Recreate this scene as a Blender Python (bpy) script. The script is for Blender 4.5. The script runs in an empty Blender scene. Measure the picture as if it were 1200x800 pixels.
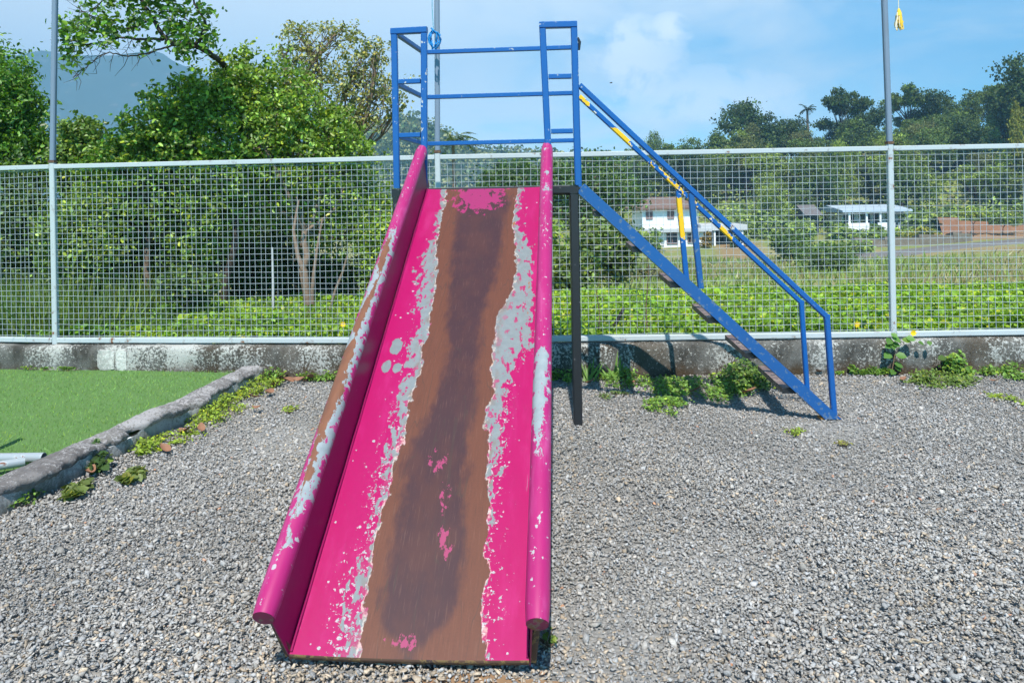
import bpy, math, random
import numpy as np
from mathutils import Vector, Matrix, noise as mnoise

R = math.radians
rng = np.random.default_rng(7)
random.seed(7)
S = bpy.context.scene
COL = S.collection

# ------------------------------------------------------------------ camera
F, CAM_H, ROLL = 850.0, 1.42, 0.018
cam_d = bpy.data.cameras.new("camera")
cam = bpy.data.objects.new("camera", cam_d)
COL.objects.link(cam)
cam_d.sensor_fit = 'HORIZONTAL'
cam_d.sensor_width = 36
cam_d.lens = F / 1200 * 36
cam_d.shift_y = -160 / 1200
cam_d.clip_start, cam_d.clip_end = 0.05, 20000
cam.matrix_world = Matrix.Translation((0, 0, CAM_H)) @ Matrix.Rotation(R(90), 4, 'X') @ Matrix.Rotation(-ROLL, 4, 'Z')
S.camera = cam


def at(px, py, d):
    """surveying helper: a sighted direction and a measured distance give a point of the place"""
    dx, dy = px - 600, py - 240
    u, v = dx - ROLL * dy, dy + ROLL * dx
    return Vector((u * d / F, d, CAM_H - v * d / F))


def ground_at(px, py, z=0.0):
    dx, dy = px - 600, py - 240
    v = dy + ROLL * dx
    return at(px, py, F * (CAM_H - z) / v)


# ------------------------------------------------------------------ object helpers
def tag(o, label=None, cat=None, group=None, kind=None):
    if label: o['label'] = label
    if cat: o['category'] = cat
    if group: o['group'] = group
    if kind: o['kind'] = kind
    return o


def empty(name, loc=(0, 0, 0), parent=None):
    o = bpy.data.objects.new(name, None)
    o.empty_display_size = 0.1
    COL.objects.link(o)
    o.location = loc
    if parent: o.parent = parent
    return o


def link_mesh(name, me, mat, parent=None):
    o = bpy.data.objects.new(name, me)
    COL.objects.link(o)
    if mat is not None:
        me.materials.clear(); me.materials.append(mat)
    if parent is not None:
        o.parent = parent
        o.matrix_parent_inverse = parent_world(parent).inverted()
    return o


def parent_world(p):
    m = p.matrix_basis.copy()
    if p.parent: m = parent_world(p.parent) @ p.matrix_parent_inverse @ m
    return m


class MB:
    """collects shapes that become ONE mesh"""
    def __init__(s): s.v = []; s.f = []; s.smooth = []
    def add(s, vs, fs, smooth=False):
        n = len(s.v)
        s.v += [tuple(p) for p in vs]
        s.f += [tuple(i + n for i in f) for f in fs]
        s.smooth += [smooth] * len(fs)
    def beam(s, a, b, w, h, up=(0, 0, 1), ch=0.0):
        """box bar from a to b, w across, h along 'up'; ch rounds the long edges"""
        a, b = Vector(a), Vector(b)
        d = (b - a).normalized()
        up = Vector(up)
        if abs(d.dot(up)) > 0.98: up = Vector((0, 1, 0))
        x = d.cross(up).normalized(); y = x.cross(d).normalized()
        c = ch if ch else 0.12 * min(w, h)
        prof = [(-w/2+c, -h/2), (w/2-c, -h/2), (w/2, -h/2+c), (w/2, h/2-c), (w/2-c, h/2), (-w/2+c, h/2), (-w/2, h/2-c), (-w/2, -h/2+c)]
        vs = [a + x*p + y*q for p, q in prof] + [b + x*p + y*q for p, q in prof]
        fs = [(i, (i+1) % 8, 8+(i+1) % 8, 8+i) for i in range(8)] + [tuple(range(7, -1, -1)), tuple(range(8, 16))]
        s.add(vs, fs)
    def box(s, c, sx, sy, sz, rz=0.0):
        c = Vector(c); ca, sa = math.cos(rz), math.sin(rz)
        vs = []
        for dz in (-sz/2, sz/2):
            for dx, dy in ((-sx/2, -sy/2), (sx/2, -sy/2), (sx/2, sy/2), (-sx/2, sy/2)):
                vs.append(c + Vector((dx*ca - dy*sa, dx*sa + dy*ca, dz)))
        s.add(vs, [(3, 2, 1, 0), (4, 5, 6, 7), (0, 1, 5, 4), (1, 2, 6, 5), (2, 3, 7, 6), (3, 0, 4, 7)])
    def tube(s, pts, rad, n=8, cap=True):
        pts = [Vector(p) for p in pts]
        if not hasattr(rad, '__len__'): rad = [rad] * len(pts)
        ref = Vector((0.31, 0.77, 0.55))
        rings = []
        for i, p in enumerate(pts):
            d = (pts[min(i+1, len(pts)-1)] - pts[max(i-1, 0)]).normalized()
            x = d.cross(ref)
            if x.length < 1e-3: x = d.cross(Vector((1, 0, 0)))
            x.normalize(); y = d.cross(x)
            rings.append([p + (x*math.cos(2*math.pi*k/n) + y*math.sin(2*math.pi*k/n)) * rad[i] for k in range(n)])
        vs = [q for r_ in rings for q in r_]
        fs = []
        for i in range(len(pts)-1):
            for k in range(n):
                fs.append((i*n+k, i*n+(k+1) % n, (i+1)*n+(k+1) % n, (i+1)*n+k))
        s.add(vs, fs, True)
        if cap: s.add(rings[0], [tuple(range(n-1, -1, -1))]); s.add(rings[-1], [tuple(range(n))])
    def build(s, name, mat, parent=None):
        me = bpy.data.meshes.new(name)
        me.from_pydata(s.v, [], s.f)
        me.polygons.foreach_set('use_smooth', s.smooth)
        me.update()
        return link_mesh(name, me, mat, parent)


def np_mesh(name, V, loops, sizes, color=None, smooth=False):
    me = bpy.data.meshes.new(name)
    V = np.asarray(V, np.float32); loops = np.asarray(loops, np.int32); sizes = np.asarray(sizes, np.int32)
    me.vertices.add(len(V)); me.vertices.foreach_set('co', V.ravel())
    me.loops.add(len(loops)); me.loops.foreach_set('vertex_index', loops)
    me.polygons.add(len(sizes))
    st = np.zeros(len(sizes), np.int32); st[1:] = np.cumsum(sizes)[:-1]
    me.polygons.foreach_set('loop_start', st); me.polygons.foreach_set('loop_total', sizes)
    if smooth: me.polygons.foreach_set('use_smooth', np.ones(len(sizes), bool))
    me.update(calc_edges=True)
    if color is not None:
        a = me.color_attributes.new('Col', 'FLOAT_COLOR', 'POINT')
        c = np.ones((len(V), 4), np.float32); c[:, :3] = color
        a.data.foreach_set('color', c.ravel())
    return me


# ------------------------------------------------------------------ node helpers
class NT:
    def __init__(s, name):
        s.mat = bpy.data.materials.new(name); s.mat.use_nodes = True
        s.t = s.mat.node_tree; s.t.nodes.clear()
        s.out = s.n('ShaderNodeOutputMaterial')
    def n(s, ty, **kw):
        nd = s.t.nodes.new(ty)
        for k, v in kw.items(): setattr(nd, k, v)
        return nd
    def inp(s, sock, v):
        if isinstance(v, bpy.types.NodeSocket): s.t.links.new(v, sock)
        elif v is not None:
            if hasattr(sock.default_value, '__len__') and not hasattr(v, '__len__'): v = [v] * len(sock.default_value)
            if hasattr(sock.default_value, '__len__') and len(sock.default_value) == 4 and len(v) == 3: v = (*v, 1)
            sock.default_value = v
    def m(s, op, a, b=None, c=None, clamp=False):
        nd = s.n('ShaderNodeMath', operation=op, use_clamp=clamp)
        for i, v in enumerate((a, b, c)):
            if v is not None: s.inp(nd.inputs[i], v)
        return nd.outputs[0]
    def mix(s, f, a, b, mode='MIX'):
        nd = s.n('ShaderNodeMix', data_type='RGBA', blend_type=mode)
        s.inp(nd.inputs[0], f); s.inp(nd.inputs[6], a); s.inp(nd.inputs[7], b)
        return nd.outputs[2]
    def noise(s, vec, scale, detail=4, rough=0.55, dist=0.0, out=0):
        nd = s.n('ShaderNodeTexNoise')
        if vec is not None: s.inp(nd.inputs['Vector'], vec)
        s.inp(nd.inputs['Scale'], scale); s.inp(nd.inputs['Detail'], detail); s.inp(nd.inputs['Roughness'], rough); s.inp(nd.inputs['Distortion'], dist)
        return nd.outputs[out]
    def voro(s, vec, scale, out='Distance', feature='F1'):
        nd = s.n('ShaderNodeTexVoronoi', feature=feature)
        if vec is not None: s.inp(nd.inputs['Vector'], vec)
        s.inp(nd.inputs['Scale'], scale)
        return nd.outputs[out]
    def ramp(s, f, stops, interp='LINEAR'):
        nd = s.n('ShaderNodeValToRGB'); cr = nd.color_ramp; cr.interpolation = interp
        while len(cr.elements) < len(stops): cr.elements.new(0.5)
        for e, (p, c) in zip(cr.elements, stops):
            e.position = p; e.color = (c, c, c, 1) if not hasattr(c, '__len__') else (*c, 1)
        s.inp(nd.inputs[0], f)
        return nd.outputs[0]
    def step(s, x, lo, hi):
        nd = s.n('ShaderNodeMapRange', interpolation_type='SMOOTHSTEP')
        s.inp(nd.inputs[0], x); s.inp(nd.inputs[1], lo); s.inp(nd.inputs[2], hi)
        return nd.outputs[0]
    def curve(s, x, pts):
        """piecewise linear function of x in 0..1; values may leave 0..1 a little (packed)"""
        nd = s.n('ShaderNodeFloatCurve'); c = nd.mapping.curves[0]
        pts = sorted(pts)
        if pts[0][0] > 0: pts = [(0.0, pts[0][1])] + pts
        if pts[-1][0] < 1: pts = pts + [(1.0, pts[-1][1])]
        while len(c.points) < len(pts): c.points.new(0.5, 0.5)
        for p, (a, b) in zip(c.points, pts):
            p.location = (a, (b + 1) / 3); p.handle_type = 'VECTOR'
        nd.mapping.update()
        s.inp(nd.inputs['Value'], x)
        return s.m('MULTIPLY_ADD', nd.outputs[0], 3.0, -1.0)
    def obj(s): return s.n('ShaderNodeTexCoord').outputs['Object']
    def pos(s): return s.n('ShaderNodeNewGeometry').outputs['Position']
    def attr(s, name='Col', out='Color'): return s.n('ShaderNodeAttribute', attribute_name=name).outputs[out]
    def scalev(s, v, sc):
        nd = s.n('ShaderNodeMapping'); s.inp(nd.inputs['Vector'], v); nd.inputs['Scale'].default_value = sc
        return nd.outputs[0]
    def sep(s, v):
        nd = s.n('ShaderNodeSeparateXYZ'); s.inp(nd.inputs[0], v); return nd.outputs
    def comb(s, x, y, z=0.0):
        nd = s.n('ShaderNodeCombineXYZ'); s.inp(nd.inputs[0], x); s.inp(nd.inputs[1], y); s.inp(nd.inputs[2], z); return nd.outputs[0]
    def bump(s, h, strength=0.4, dist=0.01):
        nd = s.n('ShaderNodeBump'); s.inp(nd.inputs['Height'], h); nd.inputs['Strength'].default_value = strength; nd.inputs['Distance'].default_value = dist
        return nd.outputs[0]
    def pbr(s, col, rough=0.6, metal=0.0, normal=None, spec=0.5, coat=0.0):
        b = s.n('ShaderNodeBsdfPrincipled')
        s.inp(b.inputs['Base Color'], col); s.inp(b.inputs['Roughness'], rough); s.inp(b.inputs['Metallic'], metal)
        s.inp(b.inputs['Specular IOR Level'], spec); s.inp(b.inputs['Coat Weight'], coat)
        if normal is not None: s.inp(b.inputs['Normal'], normal)
        s.t.links.new(b.outputs[0], s.out.inputs[0])
        return s.mat


def leaf_mat(name, rough=0.42, trans=0.3, spec=0.5, tcol=(1.25, 1.35, 0.5)):
    t = NT(name)
    col = t.attr()
    b = t.n('ShaderNodeBsdfPrincipled'); t.inp(b.inputs['Base Color'], col); t.inp(b.inputs['Roughness'], rough); t.inp(b.inputs['Specular IOR Level'], spec)
    tr = t.n('ShaderNodeBsdfTranslucent'); t.inp(tr.inputs[0], t.mix(1.0, col, tcol, 'MULTIPLY'))
    ms = t.n('ShaderNodeMixShader'); ms.inputs[0].default_value = trans
    t.t.links.new(b.outputs[0], ms.inputs[1]); t.t.links.new(tr.outputs[0], ms.inputs[2]); t.t.links.new(ms.outputs[0], t.out.inputs[0])
    return t.mat


def chipped_paint(name, paint, under=(0.62, 0.66, 0.66), rust=(0.16, 0.06, 0.03), amount=0.70, scale=22, rough=0.35, tint=0.12):
    t = NT(name); p = t.pos()
    n1 = t.noise(p, scale, 5, 0.62); n2 = t.noise(p, 3.1, 3); n3 = t.noise(p, 160, 3)
    chip = t.step(t.m('ADD', n1, t.m('MULTIPLY', t.m('SUBTRACT', n2, 0.5), 0.35)), amount, amount + 0.012)
    rst = t.step(t.m('ADD', n1, t.m('MULTIPLY', t.m('SUBTRACT', n2, 0.5), 0.35)), amount + 0.06, amount + 0.08)
    shade = t.mix(t.m('MULTIPLY', t.noise(p, 5, 4), tint * 2), paint, tuple(c * 0.55 + 0.03 for c in paint))
    col = t.mix(chip, shade, under); col = t.mix(rst, col, rust)
    return t.pbr(col, t.m('MULTIPLY_ADD', n3, 0.2, rough - 0.1), 0, t.bump(t.m('MULTIPLY_ADD', chip, -0.6, t.m('MULTIPLY', n3, 0.25)), 0.25, 0.002))


# ------------------------------------------------------------------ materials
M = {}
M['blue'] = chipped_paint('blue_paint', (0.002, 0.092, 0.335), under=(0.45, 0.47, 0.47), amount=0.672, tint=0.2)
M['blue_worn'] = chipped_paint('worn_blue_paint', (0.003, 0.085, 0.29), under=(0.09, 0.15, 0.25), rust=(0.07, 0.10, 0.15), amount=0.585, scale=30, tint=0.25)
M['black'] = chipped_paint('black_paint', (0.012, 0.013, 0.016), under=(0.09, 0.09, 0.095), amount=0.66, rough=0.42)
M['fence_white'] = chipped_paint('galvanised_white', (0.44, 0.49, 0.50), under=(0.34, 0.36, 0.36), rust=(0.20, 0.08, 0.035), amount=0.605, scale=16, rough=0.55)
M['wire'] = chipped_paint('galvanised_wire', (0.43, 0.49, 0.53), under=(0.3, 0.3, 0.3), amount=0.66, rough=0.45)
M['pole'] = chipped_paint('grey_blue_pole', (0.17, 0.22, 0.29), under=(0.22, 0.25, 0.3), amount=0.68, rough=0.4)
M['galv'] = chipped_paint('galvanised_pipe', (0.30, 0.34, 0.36), under=(0.36, 0.39, 0.4), amount=0.55, rough=0.35)
M['rusty'] = chipped_paint('rusty_steel', (0.10, 0.05, 0.03), under=(0.2, 0.13, 0.05), rust=(0.05, 0.03, 0.03), amount=0.52, rough=0.75)
M['tread'] = chipped_paint('worn_tread', (0.15, 0.105, 0.095), under=(0.26, 0.20, 0.17), rust=(0.02, 0.02, 0.022), amount=0.55, scale=14, rough=0.6)
M['pink_plain'] = chipped_paint('pink_wall_paint', (0.62, 0.005, 0.20), under=(0.45, 0.5, 0.5), amount=0.73, rough=0.33)
M['pink_dark'] = chipped_paint('pink_cap_paint', (0.20, 0.003, 0.055), under=(0.16, 0.10, 0.085), amount=0.58, scale=40, rough=0.5)


def mat_far_rail():
    t = NT('blue_over_yellow_paint'); p = t.pos()
    n1 = t.noise(p, 7.5, 3, 0.5); n2 = t.noise(p, 45, 3, 0.6)
    s = t.m('SUBTRACT', t.m('ADD', n1, t.m('MULTIPLY', t.m('SUBTRACT', n2, 0.5), 0.22)), t.m('ADD', t.m('MULTIPLY', t.step(t.sep(p)[0], 1.45, 2.1), 0.12), t.m('MULTIPLY', t.step(t.sep(p)[2], 1.18, 1.0), 0.10)))
    y = t.step(s, 0.535, 0.545)
    w = t.m('MULTIPLY', t.step(s, 0.522, 0.528), t.m('SUBTRACT', 1.0, y))
    col = t.mix(y, (0.002, 0.092, 0.335), (0.80, 0.47, 0.005)); col = t.mix(t.m('MULTIPLY', w, t.step(n2, 0.5, 0.55)), col, (0.7, 0.7, 0.65))
    return t.pbr(col, 0.42, 0, t.bump(y, 0.3, -0.002))
M['far_rail'] = mat_far_rail()

# slide bed wear, t along the bed -> limits across it
WEAR = [(0.998,0.095,0.177,0.782,0.855,0.333,0.665),(0.932,0.116,0.188,0.779,0.850,0.288,0.730),(0.863,0.132,0.194,0.771,0.846,0.319,0.696),
(0.800,0.127,0.194,0.796,0.907,0.327,0.698),(0.760,0.10,0.22,0.81,0.955,0.34,0.69),(0.713,0.088,0.234,0.818,0.967,0.354,0.687),(0.634,0.113,0.258,0.814,0.974,0.379,0.660),(0.562,0.142,0.280,0.720,0.974,0.401,0.624),
(0.497,0.168,0.273,0.726,0.964,0.427,0.618),(0.437,0.166,0.287,0.716,0.908,0.445,0.623),(0.382,0.164,0.275,0.742,0.847,0.432,0.657),(0.332,0.167,0.279,0.713,0.838,0.371,0.636),
(0.285,0.184,0.273,0.742,0.829,0.310,0.622),(0.241,0.168,0.258,0.759,0.826,0.321,0.639),(0.201,0.183,0.262,0.771,0.823,0.331,0.643),(0.163,0.181,0.261,0.791,0.841,0.349,0.671),
(0.127,0.158,0.260,0.777,0.825,0.350,0.685),(0.094,0.137,0.256,0.811,0.842,0.346,0.679),(0.063,0.148,0.263,0.797,0.831,0.335,0.669),(0.039,0.146,0.280,0.805,0.834,0.35,0.629),(0.006,0.157,0.290,0.826,0.851,0.466,0.502)]

PINK = (0.345, 0.0015, 0.092); GALV = (0.26, 0.29, 0.30); RUST = (0.215, 0.085, 0.045); STAIN = (0.072, 0.034, 0.042)


def chips(t, uvm, dens):
    """small irregular paint chips; dens 0..1 raises how many and how big"""
    d1 = t.noise(uvm, 60, 4, 0.62); d2 = t.noise(t.scalev(uvm, (1, 1, 1)), 150, 3, 0.6)
    a = t.step(t.m('ADD', d1, t.m('MULTIPLY', dens, 0.2)), 0.748, 0.756)
    v = t.voro(uvm, 34); vr = t.voro(uvm, 34, 'Color')
    pick = t.m('GREATER_THAN', t.m('ADD', t.sep(vr)[0], t.m('MULTIPLY', dens, 0.5)), 0.93)
    rad = t.m('MULTIPLY_ADD', t.sep(vr)[1], 0.17, t.m('MULTIPLY_ADD', d2, 0.25, -0.06))
    b = t.m('MULTIPLY', pick, t.m('LESS_THAN', v, rad))
    return t.m('MAXIMUM', a, b)


def mat_bed():
    t = NT('worn_pink_slide_bed')
    uv = t.sep(t.n('ShaderNodeUVMap', uv_map='UVMap').outputs[0]); w, tt = uv[0], uv[1]
    wm = t.m('MULTIPLY', w, 0.739); tm = t.m('MULTIPLY', tt, 2.828)
    uvm = t.comb(wm, tm); uvs = t.comb(wm, t.m('MULTIPLY', tm, 0.45)); uvl = t.comb(wm, t.m('MULTIPLY', tm, 0.2))
    big = t.m('SUBTRACT', t.noise(uvs, 9, 3, 0.5), 0.5); mid = t.m('SUBTRACT', t.noise(uvs, 30, 5, 0.6), 0.5)
    mid2 = t.m('SUBTRACT', t.noise(t.comb(t.m('ADD', wm, 7.0), t.m('MULTIPLY', tm, 0.6)), 30, 5, 0.6), 0.5)
    w1 = t.m('ADD', w, t.m('MULTIPLY_ADD', big, 0.07, t.m('MULTIPLY', mid, 0.10)))
    w2 = t.m('ADD', w, t.m('MULTIPLY_ADD', big, 0.18, t.m('MULTIPLY', mid2, 0.27)))
    cv = lambda i: t.curve(tt, [(r_[0], r_[i]) for r_ in WEAR])
    gl, rl, rr, gr, sl, sr = [cv(i) for i in range(1, 7)]
    dr = t.m('MINIMUM', t.m('SUBTRACT', w1, rl), t.m('SUBTRACT', rr, w1))
    dg = t.m('SUBTRACT', t.m('MINIMUM', t.m('SUBTRACT', w2, gl), t.m('SUBTRACT', gr, w2)), 0.030)
    rust = t.step(dr, -0.002, 0.004)
    galv = t.step(dg, -0.002, 0.004)
    # pink islands left standing inside the bare strips, more towards the foot
    isl = t.m('ADD', t.noise(uvs, 34, 5, 0.62), t.m('MULTIPLY', t.step(tt, 0.6, 0.05), 0.10))
    isl = t.m('MULTIPLY', t.step(isl, 0.575, 0.585), t.step(t.m('SUBTRACT', 0.3, t.m('ABSOLUTE', dg)), 0.0, 0.3))
    # distance from the bare zone decides how chipped the pink is
    edge = t.m('MULTIPLY', t.step(dg, -0.13, 0.0), t.m('MULTIPLY_ADD', t.step(tt, 0.7, 0.1), 0.35, 0.32))
    dens = t.m('ADD', edge, t.m('MULTIPLY', t.step(tt, 0.75, 0.15), 0.22))
    ch = chips(t, uvm, dens)
    pink = t.mix(t.m('MULTIPLY', t.noise(uvl, 6, 4), 0.5), PINK, (0.31, 0.0015, 0.078))
    pink = t.mix(t.m('MULTIPLY', t.step(t.noise(t.comb(t.m('MULTIPLY', wm, 1.5), t.m('MULTIPLY', tm, .35), 6.0), 7, 5, .65), .48, .7), .45), pink, (.43, .025, .165))
    galvc = t.mix(t.noise(uvm, 26, 6, 0.7), (0.115, 0.14, 0.15), (0.23, 0.262, 0.27))
    base = t.mix(ch, pink, t.mix(t.step(t.noise(uvm, 90, 2), 0.4, 0.6), (0.42, 0.36, 0.38), GALV))
    gmask = t.m('MULTIPLY', galv, t.m('SUBTRACT', 1.0, isl))
    base = t.mix(gmask, base, galvc)
    rim = t.m('MULTIPLY', t.step(t.m('ABSOLUTE', t.m('ADD', dr, 0.004)), 0.007, 0.002), t.step(t.noise(uvm, 40, 3), 0.4, 0.6))
    # rust spots inside the bare strip
    rs = t.m('MULTIPLY', gmask, t.step(t.noise(t.comb(wm, t.m('MULTIPLY', tm, 0.4), 3.0), 20, 4, 0.6), 0.66, 0.68))
    streak = t.noise(t.comb(t.m('MULTIPLY', wm, 3.0), t.m('MULTIPLY', tm, 0.22)), 18, 5, 0.6)
    rc = t.mix(streak, (0.072, 0.023, 0.0135), (0.135, 0.043, 0.021))
    rc = t.mix(t.step(t.noise(uvm, 130, 3), 0.3, 0.75), rc, (0.115, 0.036, 0.019))
    sd = t.m('MINIMUM', t.m('SUBTRACT', w, sl), t.m('SUBTRACT', sr, w))
    sd = t.m('ADD', sd, t.m('MULTIPLY_ADD', big, 0.10, t.m('MULTIPLY', mid, 0.13)))
    cloud = t.noise(t.comb(wm, t.m('MULTIPLY', tm, 0.55), 5.0), 7, 5, 0.62)
    st = t.m('MULTIPLY', t.step(sd, -0.045, 0.035), t.m('MULTIPLY_ADD', t.step(cloud, 0.34, 0.56), 0.24, 0.70))
    scol = t.mix(t.noise(uvs, 12, 4), (0.027, 0.009, 0.016), (0.046, 0.0155, 0.020))
    rc = t.mix(st, rc, scol)
    # thin scratches down the rust
    scr = t.step(t.m('ABSOLUTE', t.m('SUBTRACT', t.noise(t.comb(t.m('MULTIPLY', wm, 1.0), t.m('MULTIPLY', tm, 0.10), 9.0), 11, 2), 0.5)), 0.006, 0.002)
    fine = t.noise(t.comb(t.m('MULTIPLY', wm, 9.0), t.m('MULTIPLY', tm, 0.5), 1.0), 22, 4, .6)
    rc = t.mix(t.m('MULTIPLY', t.step(fine, .55, .75), .35), rc, (0.20, 0.10, 0.07)); rc = t.mix(t.m('MULTIPLY', t.step(fine, .42, .3), .4), rc, (0.03, 0.014, 0.012))
    rc = t.mix(t.m('MULTIPLY', scr, 0.5), rc, (0.04, 0.025, 0.02))
    # pink left at the head of the run and a few scuffs lower down
    def blot(cw, ct, rw, rt, lo=0.0):
        e = t.m('ADD', t.m('POWER', t.m('DIVIDE', t.m('SUBTRACT', w, cw), rw), 2.0), t.m('POWER', t.m('DIVIDE', t.m('SUBTRACT', tt, ct), rt), 2.0))
        return t.m('SUBTRACT', t.m('SUBTRACT', 1.0, e), lo)
    nb = t.m('MULTIPLY', t.m('SUBTRACT', t.noise(t.comb(wm, t.m('MULTIPLY', tm, 0.5), 2.0), 30, 5, 0.68), 0.5), 5.0)
    sc = t.step(t.m('ADD', blot(0.47, 0.965, 0.24, 0.07), nb), 0.30, 0.36)
    sc2 = t.m('MAXIMUM', t.m('MAXIMUM', blot(0.48, 0.263, 0.09, 0.022), blot(0.555, 0.20, 0.04, 0.04)), t.m('MAXIMUM', blot(0.585, 0.135, 0.05, 0.028), blot(0.47, 0.02, 0.09, 0.012)))
    sc2 = t.step(t.m('ADD', sc2, t.m('MULTIPLY', nb, 1.2)), 0.85, 0.95)
    rc = t.mix(t.m('MULTIPLY', sc, 0.6), rc, (0.42, 0.015, 0.15)); rc = t.mix(t.m('MULTIPLY', sc2, 0.75), rc, (0.36, 0.04, 0.13))
    rc = t.mix(t.m('MULTIPLY', rim, 0.65), rc, (0.42, 0.30, 0.20))
    bleed = t.m('MULTIPLY', t.m('MULTIPLY', t.step(dr, -.075, -.002), gmask), t.step(t.noise(uvs, 26, 5, .65), .44, .66))
    base = t.mix(t.m('MULTIPLY', bleed, .55), base, (.17, .085, .045))
    base = t.mix(rs, base, (0.27, 0.10, 0.045))
    base = t.mix(t.m('MULTIPLY', rim, 0.6), base, (0.55, 0.45, 0.38))
    # two round bare patches beside the left wall
    pt = t.m('MAXIMUM', blot(0.10, 0.487, 0.042, 0.02), t.m('MAXIMUM', blot(0.075, 0.44, 0.034, 0.014), blot(0.14, 0.437, 0.03, 0.012)))
    pt = t.step(t.m('ADD', pt, t.m('MULTIPLY', nb, 0.5)), 0.1, 0.14)
    base = t.mix(pt, base, galvc)
    sc3 = t.step(t.noise(t.comb(t.m('MULTIPLY', wm, 6.0), t.m('MULTIPLY', tm, 0.35), 4.0), 20, 3, .5), .735, .75)
    base = t.mix(t.m('MULTIPLY', sc3, .5), base, GALV)
    base = t.mix(t.m('MULTIPLY', t.step(t.noise(uvl, 22, 5, .7), .55, .75), .22), base, (.12, .02, .05))
    col = t.mix(rust, base, rc)
    rough = t.m('ADD', 0.30, t.m('MULTIPLY', t.m('MAXIMUM', rust, gmask), 0.16))
    rough = t.m('ADD', rough, t.m('MULTIPLY', t.noise(uvm, 55, 3), 0.12))
    h = t.m('SUBTRACT', 1.0, t.m('MAXIMUM', t.m('MAXIMUM', rust, gmask), ch))
    h = t.m('ADD', h, t.m('MULTIPLY', t.noise(uvl, 5, 2), 3.0))
    return t.pbr(col, rough, 0, t.bump(h, 0.22, 0.0016), 0.45)
M['bed'] = mat_bed()

LT = [(.76,.66,.4,.72,.4),(.70,.5,.75,.65,.5),(.66,.2,.95,.3,.62),(.62,.2,.95,.3,.7),(.568,.2,.95,.7,.6),(.53,.1,.9,.55,.75),(.49,.15,.9,.35,.65),(.44,.05,.95,.2,.55),(.41,.05,.95,.5,.45),
(.39,-.1,.95,.1,.7),(.345,-.1,.95,-.1,.62),(.298,-.1,.95,-.1,.75),(.27,.0,.95,-.05,.72),(.235,.2,.95,.25,.55),(.20,.25,.95,.35,.55),(.17,.3,.95,.4,.6),(.14,.35,.9,.6,.5),(.115,.35,.75,.6,.5),(.1,.5,.5,.6,.5),
(.09,.4,.75,.6,.5),(.07,.42,.7,.6,.5),(.055,.65,.4,.6,.5),(0,.65,.4,.6,.5)]
RT = [(1.0,.62,.4,.7,.4),(.93,.62,.4,.7,.4),(.91,.4,.8,.7,.4),(.89,.62,.4,.7,.4),(.845,.35,.75,.6,.45),(.83,.62,.4,.7,.4),(.74,.45,.52,.7,.4),(.66,.5,.52,.7,.4),(.6,.62,.4,.7,.4),(.40,.62,.4,.7,.4),(.375,.15,.85,.7,.4),(.33,-.05,.8,.7,.4),(.29,0,.75,.7,.4),(.25,.1,.62,.7,.4),
(.21,.3,.5,.7,.4),(.17,.62,.4,.7,.4),(0,.62,.4,.7,.4)]


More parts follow.
